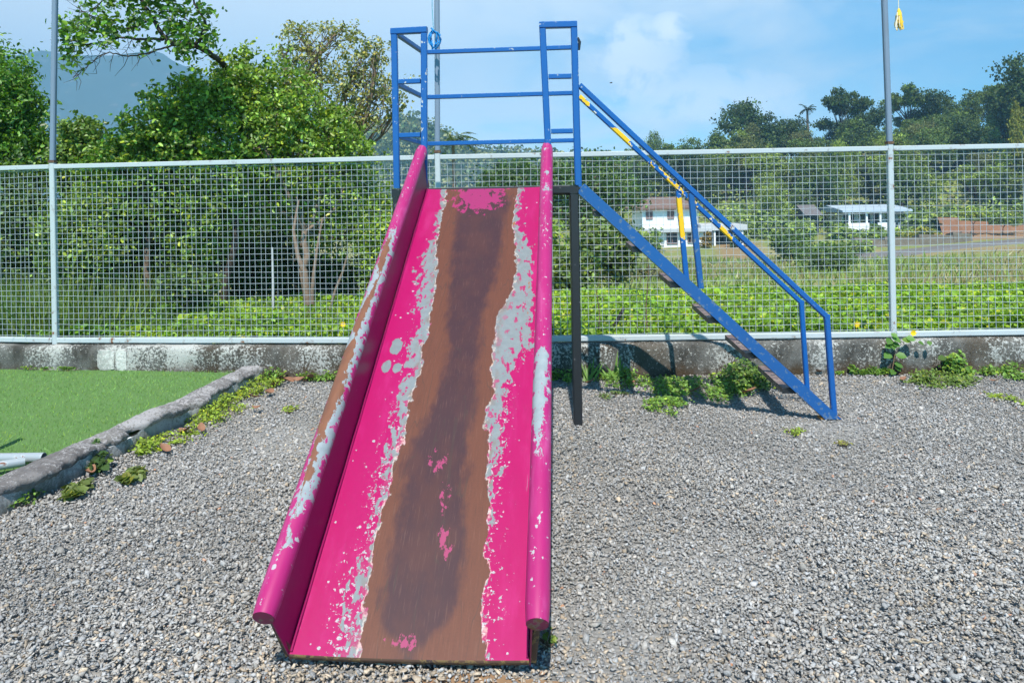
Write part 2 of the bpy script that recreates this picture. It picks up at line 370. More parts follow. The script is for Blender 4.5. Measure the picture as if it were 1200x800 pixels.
def mat_tube(name, table, seed):
    t = NT(name)
    uv = t.sep(t.n('ShaderNodeUVMap', uv_map='UVMap').outputs[0]); q, tt = uv[0], uv[1]
    wm = t.m('MULTIPLY_ADD', q, 0.09, seed); tm = t.m('MULTIPLY', tt, 2.828)
    uvm = t.comb(t.m('MULTIPLY', wm, 0.62), t.m('MULTIPLY', tm, 0.62), seed); uvs = t.comb(wm, t.m('MULTIPLY', tm, 0.5), seed)
    n = t.m('SUBTRACT', t.noise(uvs, 40, 5, 0.65), 0.5); n2 = t.m('SUBTRACT', t.noise(t.comb(wm, t.m('MULTIPLY', tm, 0.5), seed + 4), 36, 5, 0.65), 0.5)
    n5 = t.m('SUBTRACT', t.noise(t.comb(wm, t.m('MULTIPLY', tm, 0.8), seed + 8), 75, 4, 0.6), 0.5)
    q1 = t.m('ADD', t.m('MULTIPLY_ADD', n, 1.3, q), t.m('MULTIPLY', n5, .5)); q2 = t.m('ADD', t.m('MULTIPLY_ADD', n2, 0.9, q), t.m('MULTIPLY', n5, .3))
    cv = lambda i: t.curve(tt, [(r_[0], r_[i]) for r_ in table])
    gl, gr, rl, rr = [cv(i) for i in range(1, 5)]
    rl = t.m('SUBTRACT', rl, 0.09); rr = t.m('ADD', rr, 0.09)
    dg = t.m('MINIMUM', t.m('SUBTRACT', q1, gl), t.m('SUBTRACT', gr, q1)); dr = t.m('MINIMUM', t.m('SUBTRACT', q2, rl), t.m('SUBTRACT', rr, q2))
    g = t.step(dg, 0.0, 0.03); r_ = t.m('MULTIPLY', t.step(dr, 0.0, 0.05), g)
    isl = t.step(t.noise(uvs, 55, 4, 0.7), 0.63, 0.64)
    ch = chips(t, uvm, t.m('MULTIPLY_ADD', t.step(dg, -0.8, 0.0), 0.45, 0.24))
    pink = t.mix(t.noise(uvm, 9, 4), (0.38, 0.016, 0.135), (0.32, 0.009, 0.105))  # base pinks whitened, the sky's gloss on the tubes put into the colour
    pink = t.mix(t.m('MULTIPLY', t.step(t.noise(t.comb(t.m('MULTIPLY', wm, 1.6), t.m('MULTIPLY', tm, .3), seed), 8, 5, .65), .5, .68), .4), pink, (0.50, 0.10, 0.27))
    pink = t.mix(t.m('MULTIPLY', t.step(t.noise(uvm, 24, 5, .7), .58, .72), .3), pink, (0.22, 0.01, 0.08))
    col = t.mix(ch, pink, (0.38, 0.35, 0.36))
    gm = t.m('MULTIPLY', g, t.m('SUBTRACT', 1.0, isl))
    col = t.mix(gm, col, t.mix(t.noise(uvm, 45, 5), (0.17, 0.20, 0.215), (0.31, 0.35, 0.36)))
    rc = t.mix(t.noise(uvs, 25, 5), (0.11, 0.042, 0.026), (0.23, 0.09, 0.04))
    col = t.mix(r_, col, rc)
    # dull pale scuff along the crown of the tube
    return t.pbr(col, t.m('ADD', t.m('MULTIPLY_ADD', gm, 0.1, 0.30), t.m('MULTIPLY', t.noise(uvm, 14, 4), .22)), 0, t.bump(t.m('MAXIMUM', gm, ch), 0.25, -0.0015), 0.5)
M['tube_left'] = mat_tube('worn_pink_tube', LT, 1.0)
M['tube_right'] = mat_tube('chipped_pink_tube', RT, 3.0)


def mat_wall_paint():
    t = NT('pink_side_wall_shaded'); p = t.pos()
    col = t.mix(t.noise(p, 4, 4), (0.24, 0.0015, 0.068), (0.19, 0.0015, 0.056))  # darker than the bed's pink: shade on the side walls put into the colour
    sc = t.step(t.noise(t.scalev(p, (1, .5, .5)), 26, 4, 0.65), 0.70, 0.72)
    col = t.mix(t.m('MULTIPLY', sc, 0.35), col, (0.55, 0.35, 0.42))
    return t.pbr(col, 0.34, 0, t.bump(t.noise(p, 9, 3), 0.1, 0.01))
M['wall_pink_shaded'] = mat_wall_paint()


def mat_stones():
    t = NT('crushed_stone'); p = t.pos()
    n = t.noise(p, 190, 4, 0.7)
    col = t.mix(1.0, t.attr(), t.ramp(n, [(0.25, 0.62), (0.75, 1.3)]), 'MULTIPLY')
    return t.pbr(col, 0.85, 0, t.bump(n, 0.35, 0.003), 0.3)
M['stones'] = mat_stones()


def mat_gravel_bed():
    t = NT('gravel_bed'); p = t.pos()
    v = t.voro(p, 62); vc = t.voro(p, 62, 'Color')
    col = t.mix(t.sep(vc)[0], (0.17, 0.168, 0.16), (0.30, 0.29, 0.27))
    earth = t.step(t.m('ADD', t.n('ShaderNodeVectorMath', operation='DISTANCE').outputs['Value'], 0), 0, 1)
    return t.pbr(col, 0.9, 0, t.bump(v, 0.6, -0.012), 0.2)
M['gravel'] = mat_gravel_bed()


def mat_turf():
    t = NT('artificial_turf'); p = t.pos()
    n = t.noise(p, 260, 3, 0.7); b = t.noise(t.scalev(p, (1, 3, 1)), 1.7, 4); c = t.noise(p, 34, 3)
    col = t.mix(t.ramp(n, [(0.3, 0.0), (0.7, 1.0)]), (0.08, 0.165, 0.045), (0.18, 0.31, 0.09))
    col = t.mix(t.m('MULTIPLY', t.step(b, 0.45, 0.75), 0.35), col, (0.13, 0.22, 0.06)); col = t.mix(t.m('MULTIPLY', c, 0.2), col, (0.03, 0.13, 0.035))
    return t.pbr(col, 0.75, 0, t.bump(n, 0.8, 0.01), 0.25)
M['turf'] = mat_turf()


def mat_concrete(name, light, dark, brown, scale=5.0, zlo=0.0, zhi=0.3, lichen=0.5):
    t = NT(name); p = t.pos()
    a = t.noise(t.scalev(p, (1, 1, 0.55)), scale, 6, 0.62); b = t.noise(p, 48, 6, 0.75); c = t.noise(t.scalev(p, (1, 1, 0.3)), 2.3, 4, 0.6)
    col = t.mix(t.ramp(a, [(0.38, 0.0), (0.62, 1.0)]), dark, tuple(x * .28 + y * .72 for x, y in zip(light, dark)))
    c2 = t.noise(t.scalev(p, (1, 1, 0.25)), 1.15, 3, 0.5)
    col = t.mix(t.m('MULTIPLY', t.step(t.noise(t.scalev(p, (1, 1, .4)), 1.9, 4), .47, .62), .5), col, brown)
    lich = t.step(t.m('ADD', b, t.m('ADD', t.m('MULTIPLY', t.m('SUBTRACT', c, 0.5), 0.55), t.m('MULTIPLY', t.m('SUBTRACT', c2, 0.5), 0.6))), lichen, lichen + 0.07)
    col = t.mix(lich, col, light)
    patch = t.step(c, 0.62, 0.66); col = t.mix(t.m('MULTIPLY', patch, 0.35), col, light)
    z = t.sep(p)[2]
    low = t.m('MULTIPLY', t.step(t.m('ADD', z, t.m('MULTIPLY', t.m('SUBTRACT', a, 0.5), 0.35)), zlo + 0.13, zlo + 0.0), 0.85)
    col = t.mix(low, col, brown)
    spots = t.step(t.noise(p, 75, 4, 0.7), 0.60, 0.63); col = t.mix(t.m('MULTIPLY', spots, 0.6), col, tuple(x * 0.35 for x in dark))
    return t.pbr(col, 0.92, 0, t.bump(t.m('ADD', b, t.m('MULTIPLY', a, 1.5)), 0.6, 0.02), 0.2)
M['old_wall'] = mat_concrete('stained_concrete', (0.42, 0.42, 0.39), (0.05, 0.048, 0.042), (0.07, 0.046, 0.024), 5.0, lichen=0.515)
M['patch'] = mat_concrete('pale_stone', (0.62, 0.61, 0.57), (0.40, 0.39, 0.36), (0.3, 0.28, 0.24), 7.0, zlo=-1)
M['kerb'] = mat_concrete('weathered_kerb', (0.34, 0.325, 0.32), (0.135, 0.125, 0.12), (0.22, 0.21, 0.19), 8.0, zlo=-0.05, lichen=0.50)
M['kerb_face'] = mat_concrete('kerb_render', (0.46, 0.46, 0.46), (0.27, 0.27, 0.27), (0.16, 0.15, 0.12), 6.0, zlo=-0.03, lichen=0.42)


def simple(name, col, rough=0.7, var=0.3, scale=6, bump=0.2, bd=0.02):
    t = NT(name); p = t.pos(); n = t.noise(p, scale, 5, 0.62)
    c = t.mix(n, tuple(x * (1 - var) for x in col), tuple(x * (1 + var) for x in col))
    return t.pbr(c, rough, 0, t.bump(n, bump, bd), 0.3)
M['bark'] = simple('bark', (0.17, 0.12, 0.085), 0.9, 0.5, 18, 0.6, 0.02)
M['bark_pale'] = simple('pale_bark', (0.20, 0.145, 0.105), 0.9, 0.4, 22, 0.5, 0.02)
M['bark_dark'] = simple('dark_bark', (0.055, 0.042, 0.034), 0.9, 0.4, 14, 0.5, 0.02)
M['twig'] = simple('dry_stem', (0.16, 0.11, 0.07), 0.9, 0.3, 30)
M['charred'] = simple('charred_wood', (0.022, 0.02, 0.018), 0.8, 0.5, 40, 0.6, 0.01)
M['house_white'] = simple('white_wall_paint', (0.80, 0.81, 0.82), 0.7, 0.06, 0.8, 0.05)
M['tiles'] = simple('clay_roof_tiles', (0.17, 0.11, 0.085), 0.85, 0.45, 2.5, 0.4, 0.1)
M['shutter'] = simple('brown_shutters', (0.22, 0.13, 0.12), 0.6, 0.2, 3)
M['dark_opening'] = simple('dark_glass_and_shade', (0.02, 0.025, 0.03), 0.25, 0.2, 3)
M['tin'] = simple('pale_blue_roof_sheet', (0.42, 0.50, 0.58), 0.45, 0.12, 1.5)
M['slab'] = simple('pale_concrete_slab', (0.5, 0.51, 0.52), 0.8, 0.15, 1.5)
M['hut'] = simple('grey_hut_boards', (0.14, 0.13, 0.13), 0.85, 0.3, 2)
M['stonework'] = simple('rubble_stone', (0.165, 0.14, 0.105), 0.95, 0.5, 2.2, 0.8, 0.1)
M['asphalt'] = simple('old_asphalt', (0.15, 0.14, 0.13), 0.9, 0.15, 3, 0.1)
M['rope_blue'] = simple('blue_rope_fibre', (0.01, 0.22, 0.55), 0.6, 0.5, 60)
M['string_blue'] = simple('pale_blue_string', (0.10, 0.33, 0.45), 0.7, 0.3, 60)
M['string_yellow'] = simple('yellow_string', (0.80, 0.50, 0.04), 0.6, 0.35, 40)
M['string_pale'] = simple('frayed_pale_string', (0.7, 0.62, 0.48), 0.7, 0.3, 60)
M['dead_leaf'] = simple('dead_leaf_brown', (0.24, 0.12, 0.07), 0.7, 0.45, 25, 0.3, 0.005)
M['bird'] = simple('dark_feathers', (0.03, 0.03, 0.035), 0.8, 0.2, 20)
M['petal'] = simple('yellow_petals', (0.85, 0.55, 0.01), 0.6, 0.1, 30)
M['leaf_gloss'] = leaf_mat('glossy_leaves', 0.40, 0.34, 0.45)
M['leaf'] = leaf_mat('leaves', 0.5, 0.3, 0.35)
M['leaf_far'] = leaf_mat('distant_leaves', 0.6, 0.22, 0.25)
M['grass'] = leaf_mat('grass_blades', 0.5, 0.35, 0.3)


def mat_terrain():
    t = NT('valley_field'); p = t.pos()
    a = t.noise(p, 0.16, 5, 0.6); b = t.noise(p, 1.1, 5, 0.65); c = t.noise(p, 6, 3)
    g = t.mix(b, (0.13, 0.18, 0.042), (0.25, 0.27, 0.09))
    dry = t.mix(c, (0.33, 0.27, 0.155), (0.24, 0.21, 0.105))
    col = t.mix(t.m('MULTIPLY', t.step(t.m('ADD', t.m('MULTIPLY', a, 0.6), t.m('MULTIPLY', b, 0.5)), 0.5, 0.64), 0.8), g, dry)
    col = t.mix(t.attr('Soil', 'Fac'), col, t.mix(b, (0.20, 0.115, 0.06), (0.33, 0.22, 0.13)))
    return t.pbr(col, 0.95, 0, t.bump(t.m('ADD', b, c), 0.5, 0.1), 0.15)
M['terrain'] = mat_terrain()


def mat_mount():
    t = NT('forested_mountain'); p = t.pos()
    a = t.noise(p, 0.006, 6, 0.62); b = t.noise(p, 0.02, 5, 0.6)
    col = t.mix(a, (0.025, 0.05, 0.025), (0.07, 0.10, 0.05))
    col = t.mix(t.m('MULTIPLY', t.step(b, 0.6, 0.7), 0.5), col, (0.22, 0.2, 0.15))
    return t.pbr(col, 1.0, 0, None, 0.1)
M['mountain'] = mat_mount()

# ------------------------------------------------------------------ terrain
BD = [5.5, 6.2, 9.5, 11, 20, 40, 60, 70, 80, 90, 100, 110, 130, 160, 200, 400, 4000]
BZ = [.12, .14, .08, -.15, -.95, -2.6, -4.1, -4.75, -4.6, -4.2, -3.3, -2.0, -0.5, 0, 0, 0, 0]
AU = [-900, -400, 0, 60, 200, 300, 400, 500, 600, 800]
AZ = [1, 1, 1.5, 3, 5, 8, 12, 14, 19, 22]


def terrain_z(x, y):
    x = np.asarray(x, float); y = np.asarray(y, float)
    u = x / np.maximum(y, 1) * F
    s = np.clip((y - 98) / 70, 0, 1); s = s * s * (3 - 2 * s)
    fall = np.clip((y - 230) / 200, 0, 1)
    wob = 0.35 * np.sin(x * 0.11 + y * 0.05) * np.sin(y * 0.083) * np.clip((y - 14) / 30, 0, 1)
    side = np.clip((u - 330) / 250, 0, 1) * np.interp(y, [60, 76, 95, 120], [0, 0.55, 0.8, 0])
    return np.interp(y, BD, BZ) + np.interp(u, AU, AZ) * s * (1 - fall * 0.8) + wob * np.clip((180 - y) / 100, 0, 1) + side


def tz(x, y): return float(terrain_z(x, y))


def build_terrain():
    ys = np.concatenate([np.arange(6.02, 12, 0.35), np.arange(12, 40, 1.2), np.arange(40, 220, 2.5), np.geomspace(222, 3100, 22)])
    us = np.linspace(-1.35, 1.35, 150)
    X = us[None, :] * (ys[:, None] + 9); Y = np.repeat(ys[:, None], len(us), 1)
    Y = Y + np.interp(X, [-7.6, -4.05, -.62, 3.1, 7], [.93, .30, 0, -.06, -.1]) * np.clip((11 - Y) / 5, 0, 1)
    Z = terrain_z(X, Y)
    V = np.stack([X, Y, Z], -1).reshape(-1, 3)
    ny, nx = X.shape
    i = np.arange(ny - 1)[:, None] * nx + np.arange(nx - 1)[None]
    q = np.stack([i, i + 1, i + nx + 1, i + nx], -1).reshape(-1)
    me = np_mesh('terrain', V, q, np.full((ny - 1) * (nx - 1), 4), None, True)
    soil = np.zeros(len(V), np.float32)
    U = V[:, 0] / V[:, 1] * F
    def blob(u0, u1, y0, y1, k=1.0):
        m = (U > u0) & (U < u1) & (V[:, 1] > y0) & (V[:, 1] < y1); soil[m] = k
    blob(470, 760, 88, 106); blob(395, 470, 95, 103, 0.7); blob(235, 285, 72, 92, 0.8); blob(380, 600, 73, 79, 0.5)
    a = me.attributes.new('Soil', 'FLOAT', 'POINT'); a.data.foreach_set('value', soil)
    tag(link_mesh('terrain', me, M['terrain']), 'sloping green and brown field falling away behind the fence to a hillside', kind='structure')

    # the road across the valley
    pts = []
    for px, py, d in ((640, 321, 69), (740, 314, 70), (800, 311, 71), (900, 307, 72), (1000, 302, 73.5), (1060, 297, 76), (1120, 291, 80), (1200, 284, 85), (1330, 273, 92)):
        p = at(px, py, d); pts.append((p.x, p.y))
    mb = MB(); vs = []; fs = []
    for k, (x, y) in enumerate(pts):
        n = 7
        for j in range(n + 1):
            yy = y - 1.5 + 3.0 * j / n
            vs.append((x, yy, tz(x, y) + 0.22))
    # a raised roadbed with a verge wall in front
    W = 8
    for k in range(len(pts) - 1):
        for j in range(W - 1): fs.append((k*W+j, (k+1)*W+j, (k+1)*W+j+1, k*W+j+1))
    mb.add(vs, fs)
    front = []
    for k, (x, y) in enumerate(pts): front += [(x, y - 1.5, tz(x, y) + 0.22), (x, y - 2.3, tz(x, y - 2.3) - .3)]
    mb.add(front, [(2*k, 2*k+1, 2*k+3, 2*k+2) for k in range(len(pts) - 1)])
    tag(mb.build('road', M['asphalt']), 'narrow grey road crossing the valley below the houses', kind='structure')


build_terrain()


def ridge(name, prof, d, depth, mat, label, base=-15, rough=0.05, seed=0):
    """a long hill whose skyline has the given profile; real depth front to back"""
    px = np.array([p[0] for p in prof], float); py = np.array([p[1] for p in prof], float)
    u = (px - 600) - ROLL * (py - 240); v = (py - 240) + ROLL * (px - 600)
    us = np.linspace(u[0], u[-1], 170)
    zc = CAM_H - np.interp(us, u, v) * d / F
    js = np.linspace(-1, 1, 50)
    V = []
    for j in js:
        prof_k = max(0.0, 1 - abs(j)) ** 0.85
        for uu, z in zip(us, zc):
            y = d + j * depth
            x = uu * d / F * (1 + 0.0 * j)
            nz = mnoise.fractal(Vector((x * 5 / depth, y * 5 / depth, seed)), 0.9, 2.1, 6)
            rg = abs(mnoise.noise(Vector((x * 3 / depth + 4, y * 0.7 / depth, seed + 2))))
            k = prof_k * (1 - (0.55 * rg) * (1 - prof_k ** 4))
            V.append((x, y, base + (z - base) * k + nz * rough * (z - base) * min(1, (1 - prof_k) * 3 + 0.15)))
    nx = len(us); ny = len(js)
    i = np.arange(ny - 1)[:, None] * nx + np.arange(nx - 1)[None]
    q = np.stack([i, i + 1, i + nx + 1, i + nx], -1).reshape(-1)
    me = np_mesh(name, np.array(V), q, np.full((ny - 1) * (nx - 1), 4), None, True)
    return tag(link_mesh(name, me, mat), label, kind='structure')


ridge('mountains', [(-1200, 180), (-700, 120), (-300, 85), (-80, 66), (8, 62), (16, 64), (30, 61), (50, 57), (90, 60), (128, 63), (160, 59), (186, 57), (205, 69), (240, 84), (300, 104), (380, 136), (460, 160), (560, 185), (900, 215)],
      2400, 900, M['mountain'], 'hazy blue mountain range behind the trees on the left', rough=0.09, seed=3)
hill = ridge('hills', [(200, 190), (340, 172), (420, 152), (440, 143), (462, 137), (485, 134), (503, 139), (520, 152), (545, 166), (580, 174), (640, 178), (720, 186), (900, 200)],
             420, 90, M['mountain'], 'pale green wooded hill seen through the blue guard rail', rough=0.06, seed=8)

# ------------------------------------------------------------------ foliage kit
OVAL = np.array([(0, 0), (0.28, 0.30), (0.26, 0.68), (0, 1.0), (-0.26, 0.68), (-0.28, 0.30)])


def leaf_arrays(C, Nrm, size, shape='oval', width=1.0, fold=0.18, droop=0.0, axis=None):
    n = len(C)
    Nrm = Nrm / (np.linalg.norm(Nrm, axis=1, keepdims=True) + 1e-9)
    a = rng.normal(size=(n, 3)) if axis is None else axis + rng.normal(size=(n, 3)) * 0.15
    T = a - (a * Nrm).sum(1, keepdims=True) * Nrm; T /= np.linalg.norm(T, axis=1, keepdims=True) + 1e-9
    B = np.cross(Nrm, T)
    s = np.asarray(size).reshape(-1, 1) * np.ones((n, 1))
    if shape == 'oval':
        V = np.empty((n, 6, 3))
        for k, (x, y) in enumerate(OVAL):
            V[:, k] = C + B * (x * width * s) + T * ((y - 0.5) * s) + Nrm * ((abs(x) * fold * 2 - droop * y * y) * s)
        b = np.arange(n)[:, None] * 6
        loops = (b + np.array([0, 1, 2, 3, 0, 3, 4, 5])).ravel()
        return V.reshape(-1, 3), loops, np.full(2 * n, 4), 6
    if shape == 'blade':
        V = np.empty((n, 5, 3))
        for k, (x, y) in enumerate(((-.5, 0), (.5, 0), (.35, .5), (-.35, .5), (0, 1))):
            V[:, k] = C + B * (x * width * s) + T * (y * s) + Nrm * (droop * y * y * s)
        b = np.arange(n)[:, None] * 5
        loops = (b + np.array([0, 1, 2, 3, 3, 2, 4])).ravel()
        return V.reshape(-1, 3), loops, np.tile([4, 3], n), 5
    V = np.empty((n, 4, 3))
    for k, (x, y) in enumerate(((0, -.5), (.36, 0), (0, .5), (-.36, 0))):
        V[:, k] = C + B * (x * width * s) + T * (y * s)
    return V.reshape(-1, 3), np.arange(4 * n), np.full(n, 4), 4


def leaf_cols(n, base, var=0.35, yellow=0.12, olive=None):
    b = np.exp(rng.normal(size=(n, 1)) * var) * np.ones((n, 3)) * np.array(base)
    k = (rng.random((n, 1)) < yellow)
    b = np.where(k, b * np.array([1.75, 1.35, 0.75]), b)
    return np.clip(b, 0.002, 0.75)


def foliage(name, C, Nrm, size, cols, mat, parent=None, **kw):
    V, L, sz, per = leaf_arrays(C, Nrm, size, **kw)
    me = np_mesh(name, V, L, sz, np.repeat(cols, per, 0))
    return link_mesh(name, me, mat, parent)


def unit(n):
    v = rng.normal(size=(n, 3)); return v / np.linalg.norm(v, axis=1, keepdims=True)


def crown_points(blobs, n, cl_per=26, cl_r=0.2, shell=(0.45, 1.0), updir=0.45):
    """leaf positions and normals: clumps of leaves spread through each lobe, thickest near its skin"""
    vol = np.array([b[1][0] * b[1][1] * b[1][2] for b in blobs]) ** 0.75; vol /= vol.sum()
    P = []; Nn = []; cents = []
    for (c, r_), f in zip(blobs, vol):
        m = max(3, int(n * f / cl_per)); c = np.array(c); r_ = np.array(r_)
        dirs = unit(m); rad = (shell[0] + (shell[1] - shell[0]) * rng.random((m, 1)) ** 0.6) * np.where(rng.random((m, 1)) < .22, rng.uniform(1.0, 1.45, (m, 1)), 1.0)
        cc = c + dirs * rad * r_
        cents.append(cc)
        k = cl_per
        sp = cl_r * r_.mean() * (0.6 + 0.8 * rng.random((m, 1, 1)))
        pts = cc[:, None] + rng.normal(size=(m, k, 3)) * sp * np.array([1, 1, 0.75])
        P.append(pts.reshape(-1, 3))
        out = np.repeat(dirs, k, 0)
        Nn.append(out * 0.4 + np.array([0, 0, updir]) + rng.normal(size=(m * k, 3)) * 0.8)
    return np.concatenate(P), np.concatenate(Nn), np.concatenate(cents)


def branch_mesh(mb, a, b, ra, rb, bend=0.12, n=5, sides=7):
    a, b = Vector(a), Vector(b); L = (b - a).length
    off = Vector(rng.normal(size=3)) * bend * L
    pts = [a.lerp(b, k / n) + off * math.sin(math.pi * k / n) * 0.6 + Vector(rng.normal(size=3)) * 0.02 * L * (0 < k < n) for k in range(n + 1)]
    mb.tube(pts, [ra + (rb - ra) * k / n for k in range(n + 1)], sides, cap=False)
    return pts


def tree(name, label, base, blobs, n, leaf, col, cat='tree', group=None, mat='leaf', bark='bark', trunk_r=0.06, var=0.35, yellow=0.12,
         cl_per=18, cl_r=0.2, shape='oval', twigs=60, shell=(0.45, 1.0), updir=0.35, forks=None, width=1.0):
    root = empty(name, base); tag(root, label, cat, group)
    P, Nn, cents = crown_points(blobs, n, cl_per, cl_r, shell, updir)
    size = leaf * (0.7 + 0.6 * rng.random(len(P)))
    foliage('crown', P, Nn, size, leaf_cols(len(P), col, var, yellow), M[mat], root, shape=shape, width=width)
    mb = MB(); base = Vector(base)
    allc = np.array([b_[0] for b_ in blobs]); top = Vector(allc.mean(0))
    fork = base.lerp(Vector((base.x * 0.6 + top.x * 0.4, base.y * 0.6 + top.y * 0.4, top.z)), 0.5)
    tr = branch_mesh(mb, base, fork, trunk_r, trunk_r * 0.75, 0.05, 6, 9)
    for (c, r_) in blobs:
        br = branch_mesh(mb, fork, c, trunk_r * 0.55, trunk_r * 0.2, 0.12, 5, 6)
        near = cents[np.argsort(((cents - np.array(c)) ** 2).sum(1))[:max(3, twigs // len(blobs))]]
        for q in near: branch_mesh(mb, br[random.randint(2, 5)], q, trunk_r * 0.16, trunk_r * 0.05, 0.15, 3, 4)
    mb.build('trunk', M[bark], root)
    return root


# ------------------------------------------------------------------ near trees behind the fence
G1 = (0.175, 0.275, 0.042); G2 = (0.13, 0.21, 0.04); G3 = (0.085, 0.115, 0.035)


def lobes(spec, k=1.0):
    """(px, py, distance, half width px, half height px) sightings -> lobes in metres"""
    out = []
    for px, py, d, rw, rh in spec:
        c = at(px, py, d); out.append((tuple(c), (rw * d / F, 0.5 * (rw + rh) * d / F * 1.1, rh * d / F)))
    return out


tree('broadleaf_tree', 'bushy glossy-leaved tree just left of the slide, brown forked trunk showing through the mesh', tuple(ground_at(361, 367, 0.1)) if False else (-2.62, 9.3, 0.08),
     lobes([(300, 92, 9.6, 42, 36), (262, 112, 9.2, 40, 34), (330, 128, 9.6, 48, 40), (380, 150, 9.9, 40, 34), (290, 160, 9.2, 50, 40), (350, 190, 9.6, 50, 40), (408, 190, 10.2, 34, 34), (310, 225, 9.6, 50, 40), (390, 250, 10, 46, 42), (440, 250, 10.6, 34, 38), (270, 210, 9.2, 44, 40)]),
     31000, 0.062, G1, mat='leaf_gloss', bark='bark_pale', trunk_r=0.05, width=.85, twigs=150, cl_r=0.125, shell=(0.2, 1.12), var=.42, yellow=.12)
tree('broadleaf_tree', 'glossy-leaved tree with a stepped left edge, between the left pole and the tallest bush', (-4.6, 9.1, 0.08),
     lobes([(222, 128, 9.0, 36, 34), (185, 150, 9.0, 36, 34), (160, 175, 8.9, 34, 28), (215, 180, 9.1, 44, 36), (130, 190, 8.9, 34, 24), (180, 225, 9.2, 46, 38), (240, 260, 9.4, 46, 44), (130, 245, 9.2, 44, 40)]),
     24000, 0.060, G1, mat='leaf_gloss', trunk_r=0.045, width=.85, twigs=120, cl_r=0.125, shell=(0.2, 1.12), var=.42, yellow=.12)
tree('broadleaf_tree', 'small round dark-leaved tree top showing just right of the left pole', (-6.1, 10.1, 0.1),
     lobes([(96, 158, 10, 20, 18), (84, 180, 10, 22, 16), (112, 178, 10, 20, 14), (92, 205, 10, 30, 22)]), 7500, 0.062, G2, mat='leaf_gloss', trunk_r=0.05, cl_r=0.26)
tree('broadleaf_tree', 'bright green dense tree at the left edge, left of the left pole', (-8.8, 11.2, 0.1),
     lobes([(6, 95, 11, 30, 30), (24, 125, 11, 28, 28), (-10, 140, 11, 44, 40), (34, 160, 11, 20, 24), (10, 178, 11, 44, 26), (-40, 90, 11.5, 50, 50), (-60, 170, 11.5, 60, 60)]),
     27000, 0.072, (0.10, 0.21, 0.026), mat='leaf_gloss', trunk_r=0.12, width=.85, cl_r=0.2)
tree('airy_tree', 'taller pale olive tree with a loose see-through crown left of the blue guard rail', (-4.6, 15.6, -0.5),
     lobes([(352, 45, 15.5, 22, 20), (395, 38, 15.5, 24, 16), (420, 75, 15.5, 26, 26), (370, 80, 15.5, 30, 28), (440, 60, 15.5, 18, 20), (450, 105, 15.5, 26, 22), (405, 115, 15.5, 36, 26), (345, 100, 15.5, 22, 22), (465, 128, 15.5, 16, 10), (425, 140, 15.5, 28, 14), (336, 62, 15.5, 14, 14)]),
     7600, 0.068, (0.24, 0.26, 0.10), trunk_r=0.10, twigs=220, cl_r=0.15, cl_per=12, yellow=0.2, shell=(0.25, 1.1))


